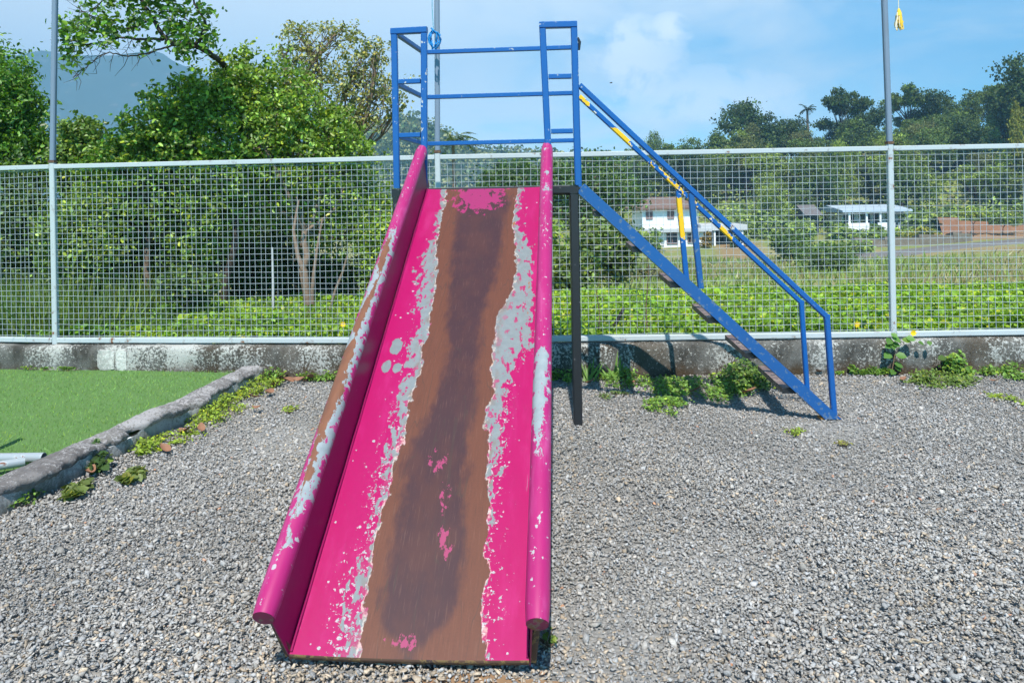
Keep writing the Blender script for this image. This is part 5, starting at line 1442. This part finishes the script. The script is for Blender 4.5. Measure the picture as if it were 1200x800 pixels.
def build_deck():
    Zp = 1.51
    LFo = Vector((-.742, 4.696, 0)); RFo = Vector((.395, 4.617, 0)); LB = Vector((-.635, 5.33, 0)); RB = Vector((.475, 5.25, 0))
    dk = empty('platform', (-.17, 4.9, 0), slide)
    for p in (LFo, RFo, LB, Vector((.442, 5.25, 0))):
        mb = MB(); mb.beam(Vector((p.x, p.y, -.04)), Vector((p.x, p.y, Zp - .028)), .055, .055, (0, 1, 0)); mb.build('leg', M['black'], dk)
    mb = MB()
    for a, b in ((LFo, RFo), (RFo, RB), (RB, LB), (LB, LFo)):
        d = (b - a).normalized() * .03
        mb.beam(a - d + Vector((0, 0, Zp)), b + d + Vector((0, 0, Zp)), .055, .052)
    mb.build('platform_frame', M['black'], dk)
    mb = MB()
    mb.add([LFo + Vector((.02, .02, Zp + .029)), RFo + Vector((-.02, .02, Zp + .029)), RB + Vector((-.02, -.02, Zp + .029)), LB + Vector((.02, -.02, Zp + .029)),
            LFo + Vector((.02, .02, Zp + .025)), RFo + Vector((-.02, .02, Zp + .025)), RB + Vector((-.02, -.02, Zp + .025)), LB + Vector((.02, -.02, Zp + .025))], [(0, 1, 2, 3), (7, 6, 5, 4), (4, 5, 1, 0), (5, 6, 2, 1), (6, 7, 3, 2), (7, 4, 0, 3)])
    mb.build('deck_plate', M['galv'], dk)
    gr = empty('guard_rail', (-.17, 4.9, Zp), slide)
    zt, zm, zl = 2.552, 2.222, 1.880
    pw = .040
    posts = {'LFo': (Vector((-.742, 4.696, Zp + .03)), Vector((-.742, 4.692, 2.53))), 'LFi': (Vector((-.562, 4.668, Zp + .03)), Vector((-.545, 4.664, 2.53))),
             'RFi': (Vector((.242, 4.600, Zp + .03)), Vector((.213, 4.596, 2.53))), 'RFo': (Vector((.420, 4.596, Zp + .03)), Vector((.412, 4.592, 2.53))),
             'LB': (Vector((-.640, 5.33, Zp + .03)), Vector((-.628, 5.33, 2.53))), 'RB': (Vector((.487, 5.25, Zp + .03)), Vector((.476, 5.25, 2.53)))}
    for k, (a, b) in posts.items():
        mb = MB(); mb.beam(a, b, pw, pw, (0, 1, 0)); mb.build('post', M['blue'], gr)
    def on(k, z):
        a, b = posts[k]; return a.lerp(b, (z - a.z) / (b.z - a.z))
    def bar(a, b, z, w=.030, h=.030, end=0.0):
        p, q = on(a, z), on(b, z); p.z = q.z = z; d = (q - p).normalized()
        p = p + d * (.024 - end); q = q - d * (.024 - end)
        mb = MB(); mb.beam(p, q, w, h); mb.build('bar', M['blue'], gr)
    for a, b in (('LFo', 'LFi'), ('RFi', 'RFo')):
        bar(a, b, zt, .042, .040, .044); bar(a, b, zm + .004); bar(a, b, zl)
    for z in (zt, zm, zl):
        bar('LFo', 'LB', z - .003); bar('LB', 'RB', z - .002)
    mb = MB(); p = on('RB', zt); mb.beam(Vector((p.x, p.y, 2.53)), Vector((p.x, p.y, 2.575)), .047, .047, (0, 1, 0)); p = on('LB', zt); mb.beam(Vector((p.x, p.y, 2.53)), Vector((p.x, p.y, 2.575)), .047, .047, (0, 1, 0))
    mb.build('post_cap', M['blue'], gr)
    p = on('RFo', 2.44)
    mb = MB(); mb.tube([p + Vector((.024, 0, .03)), p + Vector((.034, 0, 0)), p + Vector((.03, 0, -.05))], [.006, .01, .006], 8); mb.build('latch_stub', M['black'], gr)

    # stairway
    st = empty('stairway', (1.2, 4.9, 0), slide)
    nA, nB = Vector((.452, 4.615, 1.505)), Vector((2.012, 4.70, .035)); fA, fB = Vector((.512, 5.265, 1.505)), Vector((2.10, 5.36, .035))
    for a, b, m in ((nA, nB, 'blue_worn'), (fA, fB, 'blue')):
        mb = MB()
        d = (b - a).normalized(); up = Vector((0, 0, 1)); y = (up - d * up.dot(d)).normalized(); hh = .0365; tck = .022
        x = d.cross(y)
        # the foot is cut level with the ground
        bb = b + d * .03
        def pt(p, s, q): return p + y * s * hh + x * q * tck
        foot = []
        for s in (-1, 1):
            for q in (-1, 1):
                p = pt(bb, s, q); k = (p.z - .0) / d.z; foot.append(p - d * k)
        head = [pt(a - d * .02, s, q) for s in (-1, 1) for q in (-1, 1)]
        V = head + foot
        mb.add(V, [(0, 1, 5, 4), (1, 3, 7, 5), (3, 2, 6, 7), (2, 0, 4, 6), (0, 2, 3, 1), (4, 5, 7, 6)])
        mb.build('stringer', M[m], st)
    T1, T6 = Vector((.522, 4.63, 1.372)), Vector((1.728, 4.70, .205))
    dep = (fA - nA)
    for k in range(6):
        p = T1.lerp(T6, k / 5); wd = .10; hh = .034
        ex = Vector((1, .06, 0)).normalized() * wd
        a, b = p - dep * .012, p + dep * .985
        V = [a, a + ex, b + ex, b]; V = V + [q - Vector((0, 0, hh)) for q in V]
        mb = MB(); mb.add(V, [(0, 1, 2, 3)[::1], (7, 6, 5, 4), (4, 5, 1, 0), (5, 6, 2, 1), (6, 7, 3, 2), (7, 4, 0, 3)])
        # folded front lip, black
        o = mb.build('tread', M['tread'], st)
        m2 = MB(); V2 = [a + Vector((-.002, -.003, .001)), a + ex + Vector((0, -.003, .001)), a + ex + Vector((0, -.003, -hh - .002)), a + Vector((-.002, -.003, -hh - .002))]
        V2 = V2 + [q + Vector((0, -.003, 0)) for q in V2]
        m2.add(V2, [(7, 6, 5, 4), (0, 1, 2, 3), (4, 5, 1, 0), (5, 6, 2, 1), (6, 7, 3, 2), (7, 4, 0, 3)]); m2.build('end_plate', M['black'], o)
    # near handrail
    def rail(pts, m, r=.0175):
        mb = MB()
        P3 = [Vector(p) for p in pts]
        for a, b in zip(P3, P3[1:]): mb.beam(a, b, r * 2, r * 2, (0, 1, 0), ch=.006)
        for p in P3[1:-1]: mb.box(p, r * 1.9, r * 1.95, r * 1.9)
        return mb.build('handrail', M[m], st)
    rail([(.440, 4.600, 2.17), (2.034, 4.72, .655), (2.076, 4.73, -.01)], 'blue')
    rail([(.500, 5.25, 2.195), (2.123, 5.36, .66), (2.165, 5.38, -.01)], 'far_rail', .0165)
    mb = MB(); mb.beam((1.150, 4.662, 1.475), (1.205, 4.668, .86), .036, .036, (0, 1, 0)); mb.build('baluster', M['blue_worn'], st)
    mb = MB(); mb.beam((1.217, 5.308, 1.50), (1.270, 5.318, .83), .036, .036, (0, 1, 0)); mb.build('baluster', M['far_rail'], st)
    # rusty ground plate
    mb = MB(); mb.box((2.035, 4.715, .004), .13, .05, .014, .05); mb.build('foot_plate', simple('orange_rust', (.42, .19, .05), .8, .4, 40), st)


build_deck()

# ------------------------------------------------------------------ weeds, herbs and dead leaves
def herb(name, label, px, py, rx, ry, n, leaf, h, col, group=None, width=1.0, z0=0.0, spread=1.0, cat='weed', var=.3, wallside=None):
    g = ground_at(px, py, z0)
    root = empty(name, tuple(g)); tag(root, label, cat, group)
    n = int(n * 1.8); leaf = leaf * (.74 if leaf < .05 else .9)
    s = g.y / F; ax = rx * s; ay = max(ry * s * g.y / (CAM_H - z0), .04)
    nc = max(4, min(16, n // 50)); cr = np.sqrt(rng.random(nc)); ca = rng.random(nc) * 6.283
    ci = rng.integers(0, nc, n); hk = (.35 + .75 * rng.random(nc))[ci]
    x = g.x + ax * (cr * np.cos(ca))[ci] + rng.normal(size=n) * max(ax * .17, .02); y = g.y + ay * (cr * np.sin(ca))[ci] + rng.normal(size=n) * max(ay * .2, .02)
    r_ = np.minimum(1, np.hypot((x - g.x) / ax, (y - g.y) / ay)); h = h * hk * .8
    lim = np.interp(x, [-7.6, -4.05, -.62, 3.1, 7], [6.88, 6.25, 5.91, 5.83, 5.78]) - .015
    y = np.minimum(y, lim)
    z = z0 + .012 + rng.random(n) * h * (1 - .55 * r_ ** 2)
    C = np.stack([x, y, z], 1)
    foliage('leaves', C, rng.normal(size=(n, 3)) * .5 + np.array([0, -.25, 1.0]), leaf * (.6 + .7 * rng.random(n)), leaf_cols(n, col, var, .12), M['leaf'], root, shape='oval', width=width)
    mb = MB()
    for k in range(min(n, 60)):
        q = C[k]; b = (g.x + ax * cr[ci[k]] * math.cos(ca[ci[k]]), min(lim[k], g.y + ay * cr[ci[k]] * math.sin(ca[ci[k]])), z0 - .01)
        mb.tube([b, ((b[0] + q[0]) / 2, (b[1] + q[1]) / 2, (b[2] + q[2]) / 2 + .006), tuple(q)], .0016, 4, cap=False)
    mb.build('stems', M['twig'], root)
    return root


YG = (.22, .31, .035); MG = (.145, .26, .045); DG = (.06, .11, .03)
KG = 'weeds growing along the kerb'; WG = 'weeds growing at the foot of the wall'
for a in [
    ('weed_clump', 'dense yellow-green creeping weed patch against the middle of the kerb', 252, 486, 34, 16, 900, .026, .13, YG, KG),
    ('weed_clump', 'yellow-green weeds where the kerb nears the wall', 296, 460, 28, 12, 600, .028, .14, YG, KG),
    ('weed_clump', 'leafy weeds at the corner of kerb and wall', 322, 446, 14, 8, 260, .034, .15, MG, KG),
    ('weed_clump', 'low sprig of weeds on the gravel left of the slide, by the wall', 382, 441, 22, 6, 260, .03, .12, MG, KG),
    ('weed_clump', 'straggling yellow-green weeds in the gravel between kerb clumps', 200, 515, 34, 7, 260, .025, .07, YG, KG),
    ('weed_clump', 'grassy weeds growing in front of the crumbling kerb near the left', 168, 530, 26, 8, 300, .03, .10, YG, KG),
    ('broadleaf_weed', 'dark broad-leaved weed beside the broken part of the kerb', 126, 545, 26, 10, 110, .062, .17, DG, KG),
    ('broadleaf_weed', 'lobed olive-leaved weed lying on the gravel nearest the camera by the kerb', 97, 578, 13, 9, 36, .075, .06, (.12, .16, .04), KG),
    ('broadleaf_weed', 'flat olive-leaved weed on the gravel right of the dark broad-leaved one', 150, 562, 22, 7, 46, .06, .05, (.12, .16, .04), KG),
    ('weed_clump', 'small fern-like weed in the kerb joint at the left edge', 33, 590, 8, 6, 60, .03, .10, MG, KG),
    ('weed_clump', 'tiny sprig alone in the gravel left of the slide', 341, 481, 7, 3, 40, .024, .03, YG, KG),
    ('weed_clump', 'leafy weed mat below the wall, left of the stair foot', 815, 458, 52, 12, 1000, .034, .12, MG, WG),
    ('weed_clump', 'taller light green herb under the lowest stair treads', 868, 450, 30, 10, 620, .042, .24, (.13, .22, .045), WG),
    ('weed_clump', 'weeds spreading forward on the gravel, nearest the camera under the stairs', 782, 478, 26, 8, 420, .028, .07, MG, WG),
    ('weed_clump', 'low weeds just right of the black leg at the wall', 735, 448, 30, 9, 420, .03, .13, MG, WG),
    ('weed_clump', 'weeds between the slide rail and the black leg', 660, 444, 14, 6, 220, .03, .12, MG, WG),
    ('weed_clump', 'thin weeds straggling on the gravel right of the black leg', 722, 466, 20, 4, 120, .022, .05, (.11, .17, .05), WG),
    ('weed_clump', 'small herb at the wall just right of the stair foot', 990, 438, 10, 4, 120, .034, .12, MG, WG),
    ('weed_clump', 'row of low herbs at the wall left of the climbing plant', 1022, 437, 20, 4, 240, .034, .11, MG, WG),
    ('weed_clump', 'wide mat of weeds right of the climbing plant on the wall', 1098, 448, 44, 8, 760, .032, .10, (.13, .2, .04), WG),
    ('weed_clump', 'tall leafy herb against the wall within the wide weed mat', 1120, 441, 14, 5, 240, .048, .28, MG, WG),
    ('weed_clump', 'weeds at the wall near the right edge of the photo', 1178, 440, 26, 6, 340, .034, .13, MG, WG),
    ('weed_clump', 'small weed trailing forward on the gravel near the right edge', 1178, 468, 14, 9, 150, .028, .04, YG, WG),
    ('weed_clump', 'tiny tuft alone on the gravel in front of the stairs', 931, 508, 8, 4, 50, .022, .03, YG, WG),
    ('weed_clump', 'faint yellow sprig on the gravel below the stair foot', 984, 520, 7, 2, 30, .02, .02, (.22, .22, .06), WG),
    ('weed_clump', 'grass sprig beside the right foot of the slide', 641, 758, 4, 10, 16, .028, .05, (.09, .15, .03), WG)]:
    herb(*a)
herb('weed_clump', 'weeds between the turf and the wall at the far left', 55, 433, 30, 2, 90, .034, .05, MG, KG, z0=.07)


def blades(label, px, py, n, L, col, group):
    g = ground_at(px, py, 0); root = empty('grass_tuft', tuple(g)); tag(root, label, 'grass', group)
    C = np.tile(np.array(g), (n, 1)) + rng.normal(size=(n, 3)) * np.array([.02, .015, 0])
    ax = rng.normal(size=(n, 3)) * np.array([.55, .25, .1]) + np.array([0, 0, 1.0])
    foliage('blades', C, np.cross(ax, np.array([1.0, 0, 0])) + rng.normal(size=(n, 3)) * .2, L * (.6 + .6 * rng.random(n)), leaf_cols(n, col, .2, .1), M['grass'], root, shape='blade', axis=ax, width=.13, droop=.45)


blades('broad-bladed grass tuft at the wall just right of the black leg', 690, 447, 9, .20, MG, WG)
blades('arching grass tuft at the wall between the black leg and the stairs', 722, 446, 10, .19, MG, WG)


def vine():
    root = empty('climbing_plant', tuple(at(1047, 438, 5.82))); tag(root, 'big-leaved climbing plant on the wall below the right fence post', 'plant')
    pts = [at(1044, 440, 5.80), at(1047, 425, 5.805), at(1049, 412, 5.80), at(1046, 402, 5.80)]
    mb = MB(); mb.tube(pts, [.005, .005, .0045, .003], 6); mb.build('stems', M['twig'], root)
    C = []; Nn = []; A = []; sz = []
    for px, py, s, dx in ((1040, 417, .085, -1), (1056, 417, .085, 1), (1053, 428, .075, .6), (1046, 436, .07, -.4), (1052, 432, .06, .4), (1042, 400, .08, -.6), (1050, 398, .08, .5), (1046, 405, .085, 0), (1050, 404, .07, .8), (1041, 406, .07, -.8), (1062, 399, .07, 1), (1067, 397, .075, .7), (1079, 402, .05, .4), (1089, 402, .05, .2), (1048, 393, .06, .2)):
        C.append(at(px, py, 5.775)); Nn.append((random.uniform(-.3, .3), -.7, .75)); A.append((dx, -.4, -.25)); sz.append(s)
    C = np.array([tuple(c) for c in C])
    foliage('leaves', C, np.array(Nn), np.array(sz), leaf_cols(len(C), (.09, .20, .035), .18, .1), M['leaf'], root, shape='oval', axis=np.array(A), width=1.3)
    r2 = empty('climbing_plant', tuple(at(1112, 436, 5.8))); tag(r2, 'leafy plant climbing the wall out of the wide weed mat at the right', 'plant')
    mb = MB(); mb.tube([at(1114, 444, 5.79), at(1116, 430, 5.795), at(1118, 418, 5.79)], [.005, .004, .003], 6); mb.build('stems', M['twig'], r2)
    C = []; Nn = []; A = []
    for px, py, dx in ((1104, 420, -1), (1119, 417, .6), (1120, 428, .6), (1116, 434, -.5), (1122, 438, .8), (1110, 440, -.6), (1128, 444, .5), (1143, 435, .4)):
        C.append(tuple(at(px, py, 5.765))); Nn.append((random.uniform(-.3, .3), -.6, .8)); A.append((dx, -.5, -.1))
    foliage('leaves', np.array(C), np.array(Nn), .075 * (.7 + .5 * rng.random(len(C))), leaf_cols(len(C), (.11, .2, .04), .2, .1), M['leaf'], r2, shape='oval', axis=np.array(A), width=1.2)


vine()


def dead_leaf(label, px, py, size, group, rz):
    g = ground_at(px, py, .02); mb = MB(); V = []
    n = 9
    ca, sa = math.cos(rz), math.sin(rz)
    cur = random.uniform(.25, .6); tw = random.uniform(-.6, .6); tilt = random.uniform(-.35, .35); tilt2 = random.uniform(-.6, .6); cur *= 1.8
    for i in range(n):
        f = i / (n - 1); hw = .24 * math.sin(math.pi * min(1, f * .94 + .03)) ** .75
        for s in (-1, -.5, 0, .5, 1):
            x = (f - .5) * size; y = s * hw * size; z = (cur * (f - .5) ** 2 + .5 * s * s * hw + tw * (f - .5) * s * hw * 2 + tilt * (f - .5) + tilt2 * s * hw) * size + .012
            V.append((g.x + x * ca - y * sa, g.y + x * sa + y * ca, g.z + z))
    mb.add(V, [(i*5+j, i*5+j+1, (i+1)*5+j+1, (i+1)*5+j) for i in range(n - 1) for j in range(4)], True)
    return tag(mb.build('dead_leaf', M['dead_leaf']), label, 'leaf', group)


LK = 'dead leaves lying near the kerb and slide'; LW = 'dead leaves lying below the wall at the stairs'
for i, (px, py, s) in enumerate(((298, 467, .10), (300, 480, .08), (316, 462, .12), (322, 452, .11), (338, 448, .13), (352, 447, .12), (364, 444, .11), (236, 505, .10), (216, 508, .11), (194, 528, .09), (106, 556, .10), (330, 443, .10))):
    dead_leaf('curled reddish brown dead leaf on the gravel between the kerb and the slide', px, py, s, LK, random.uniform(0, 3.1))
for i, (px, py, s) in enumerate(((812, 460, .11), (876, 461, .12), (846, 446, .09), (690, 450, .10), (742, 450, .09), (1058, 446, .07), (1166, 448, .08), (960, 437, .07))):
    dead_leaf('curled brown dead leaf among the weeds below the wall, right of the slide', px, py, s, LW, random.uniform(-.5, .5))


# ------------------------------------------------------------------ bird
def bird():
    c = at(716, 97.5, 48); mb = MB()
    mb.tube([c + Vector((-.10, 0, 0)), c + Vector((-.05, 0, .012)), c + Vector((.02, 0, .01)), c + Vector((.08, 0, .015)), c + Vector((.11, 0, .012))], [.008, .03, .035, .02, .005], 8)
    for s in (-1, 1):
        mb.add([c + Vector((-.03, 0, .02)), c + Vector((.04, 0, .02)), c + Vector((.03, s * .1, .05)), c + Vector((-.05, s * .22, .02)), c + Vector((-.05, s * .1, .04))], [(0, 1, 2, 4), (4, 2, 3)])
    tag(mb.build('bird', M['bird']), 'tiny dark bird flying in the pale sky right of the guard rails', 'bird')


bird()


stem_thing('dry_stem', 'thin dry brown stem standing behind the mesh below the white two-storey house', [at(759, 398, 6.5), at(757, 360, 6.5), at(760, 320, 6.52), at(758, 282, 6.5)], .007, .004, 'twig', 'dry stems behind the mesh')
stem_thing('dry_stem', 'crooked dry brown stem behind the mesh just right of the black leg', [at(700, 398, 6.4), at(703, 370, 6.4), at(699, 340, 6.42), at(704, 318, 6.4)], .006, .003, 'twig', 'dry stems behind the mesh')


def twig(label, px, py, L, rz, r=.003):
    g = ground_at(px, py, .022); d = Vector((math.cos(rz), math.sin(rz), 0)); mb = MB()
    pts = [g + d * (f - .5) * L + Vector((0, 0, .004 * math.sin(f * 7))) + Vector((-d.y, d.x, 0)) * .008 * math.sin(f * 5) for f in np.linspace(0, 1, 6)]
    mb.tube(pts, [r, r, r * .9, r * .8, r * .7, r * .4], 6)
    tag(mb.build('twig', M['dry_pale']), label, 'twig', 'dry twigs on the gravel')


M['dry_pale'] = simple('dry_pale_wood', (.34, .27, .19), .8, .3, 40)
twig('pale dry twig lying on the gravel at lower right', 1078, 751, .07, .1, .004)
twig('thin dry twig on the gravel right of the stairs', 1128, 574, .07, .9)
twig('short dry twig on the gravel left of the slide foot', 218, 690, .05, -.6)

# ------------------------------------------------------------------ air
mb = MB(); mb.box((0, 1700, 335), 7600, 3640, 730)
t = NT('haze_air'); vol = t.n('ShaderNodeVolumePrincipled')
vol.inputs['Color'].default_value = (.40, .70, 1.0, 1); vol.inputs['Density'].default_value = .00042; vol.inputs['Anisotropy'].default_value = -.5
t.t.links.new(vol.outputs[0], t.out.inputs['Volume'])
hz = mb.build('haze', t.mat); tag(hz, 'thin blue haze over the valley', kind='stuff')

# ------------------------------------------------------------------ light and sky
SUN_EL, SUN_AZ = R(56), R(-2)      # azimuth measured from straight behind the camera; negative: from the left
sd = Vector((math.sin(SUN_AZ) * math.cos(SUN_EL), -math.cos(SUN_AZ) * math.cos(SUN_EL), math.sin(SUN_EL)))   # towards the sun
sl = bpy.data.lights.new('sun', 'SUN'); sl.energy = 5.0; sl.angle = R(.53); sl.color = (1.0, .955, .89)
so = bpy.data.objects.new('sun', sl); COL.objects.link(so); so.rotation_euler = (-sd).to_track_quat('-Z', 'Y').to_euler()

wd = bpy.data.worlds.new('World'); S.world = wd; wd.use_nodes = True
nt = wd.node_tree; nt.nodes.clear()
class WN(NT):
    def __init__(s, tree): s.t = tree
w = WN(nt)
sky = w.n('ShaderNodeTexSky', sky_type='NISHITA'); sky.sun_disc = False; sky.sun_elevation = SUN_EL
sky.sun_rotation = math.atan2(sd.x, sd.y); sky.altitude = 300; sky.air_density = 1.0; sky.dust_density = .3; sky.ozone_density = 2.0
dirv = w.n('ShaderNodeTexCoord').outputs['Generated']
dx, dy, dz = w.sep(dirv)
zz = w.m('MAXIMUM', dz, .02)
cl = w.comb(w.m('DIVIDE', dx, w.m('ADD', zz, .25)), w.m('DIVIDE', dy, w.m('ADD', zz, .25)), dz)
n1 = w.noise(w.scalev(cl, (1.0, 1.0, 3.0)), 2.6, 8, .58, .4); n2 = w.noise(dirv, 2.1, 3, .5)
# banks of thin cloud, thicker to the left, open sky to the right
side = w.m('MULTIPLY_ADD', dx, -.62, .20)
veil = w.step(w.m('ADD', w.m('MULTIPLY', n1, .8), w.m('ADD', w.m('MULTIPLY', n2, .35), side)), .30, .82)
n3 = w.noise(w.scalev(dirv, (1.0, 1.0, 1.3)), 11, 7, .6, .25)
puff = lambda cx, cz, rx, rz: w.m('SUBTRACT', 1.0, w.m('ADD', w.m('POWER', w.m('DIVIDE', w.m('SUBTRACT', w.m('DIVIDE', dx, w.m('MAXIMUM', dy, .1)), cx), rx), 2.0), w.m('POWER', w.m('DIVIDE', w.m('SUBTRACT', w.m('DIVIDE', dz, w.m('MAXIMUM', dy, .1)), cz), rz), 2.0)), clamp=True)
pf = w.m('MAXIMUM', w.m('MAXIMUM', puff(.16, .195, .09, .07), puff(.222, .235, .035, .028)), w.m('MULTIPLY', puff(.28, .14, .14, .05), .6))
pf = w.m('MULTIPLY', w.m('MULTIPLY', w.m('POWER', pf, .5), w.step(n3, .43, .58)), w.m('GREATER_THAN', dy, 0.0))
veil = w.m('MULTIPLY', veil, w.m('MULTIPLY', w.step(dy, -.3, .4), w.m('SUBTRACT', 1.0, w.m('MULTIPLY', w.step(dz, .4, .8), .8))))
cloud = w.m('MINIMUM', w.m('ADD', w.m('MULTIPLY', veil, .80), 0.0), 1.0)
skyc = w.mix(1.0, sky.outputs[0], (.46, 1.17, 1.36), 'MULTIPLY')
skyc = w.mix(w.m('MULTIPLY', w.step(dz, .34, .85), .35), skyc, (0, 0, 0))
col = w.mix(cloud, skyc, (7.9, 8.45, 8.7))
col = w.mix(w.m('MULTIPLY', pf, .9, clamp=True), col, (10.2, 10.5, 10.7))
bg = w.n('ShaderNodeBackground'); w.inp(bg.inputs[0], col); bg.inputs[1].default_value = .13
wo = w.n('ShaderNodeOutputWorld'); nt.links.new(bg.outputs[0], wo.inputs[0])

# ------------------------------------------------------------------ render settings
S.view_settings.view_transform = 'Standard'; S.view_settings.look = 'None'; S.view_settings.exposure = 0.50; S.view_settings.gamma = 1.0
S.render.engine = 'CYCLES'
cy = S.cycles
cy.use_denoising = True
try: cy.denoiser = 'OPENIMAGEDENOISE'
except Exception: pass
cy.max_bounces = 6; cy.diffuse_bounces = 3; cy.glossy_bounces = 2; cy.transmission_bounces = 3; cy.transparent_max_bounces = 4; cy.volume_bounces = 0
cy.caustics_reflective = False; cy.caustics_refractive = False
cy.use_adaptive_sampling = True; cy.adaptive_threshold = .015
S.render.film_transparent = False
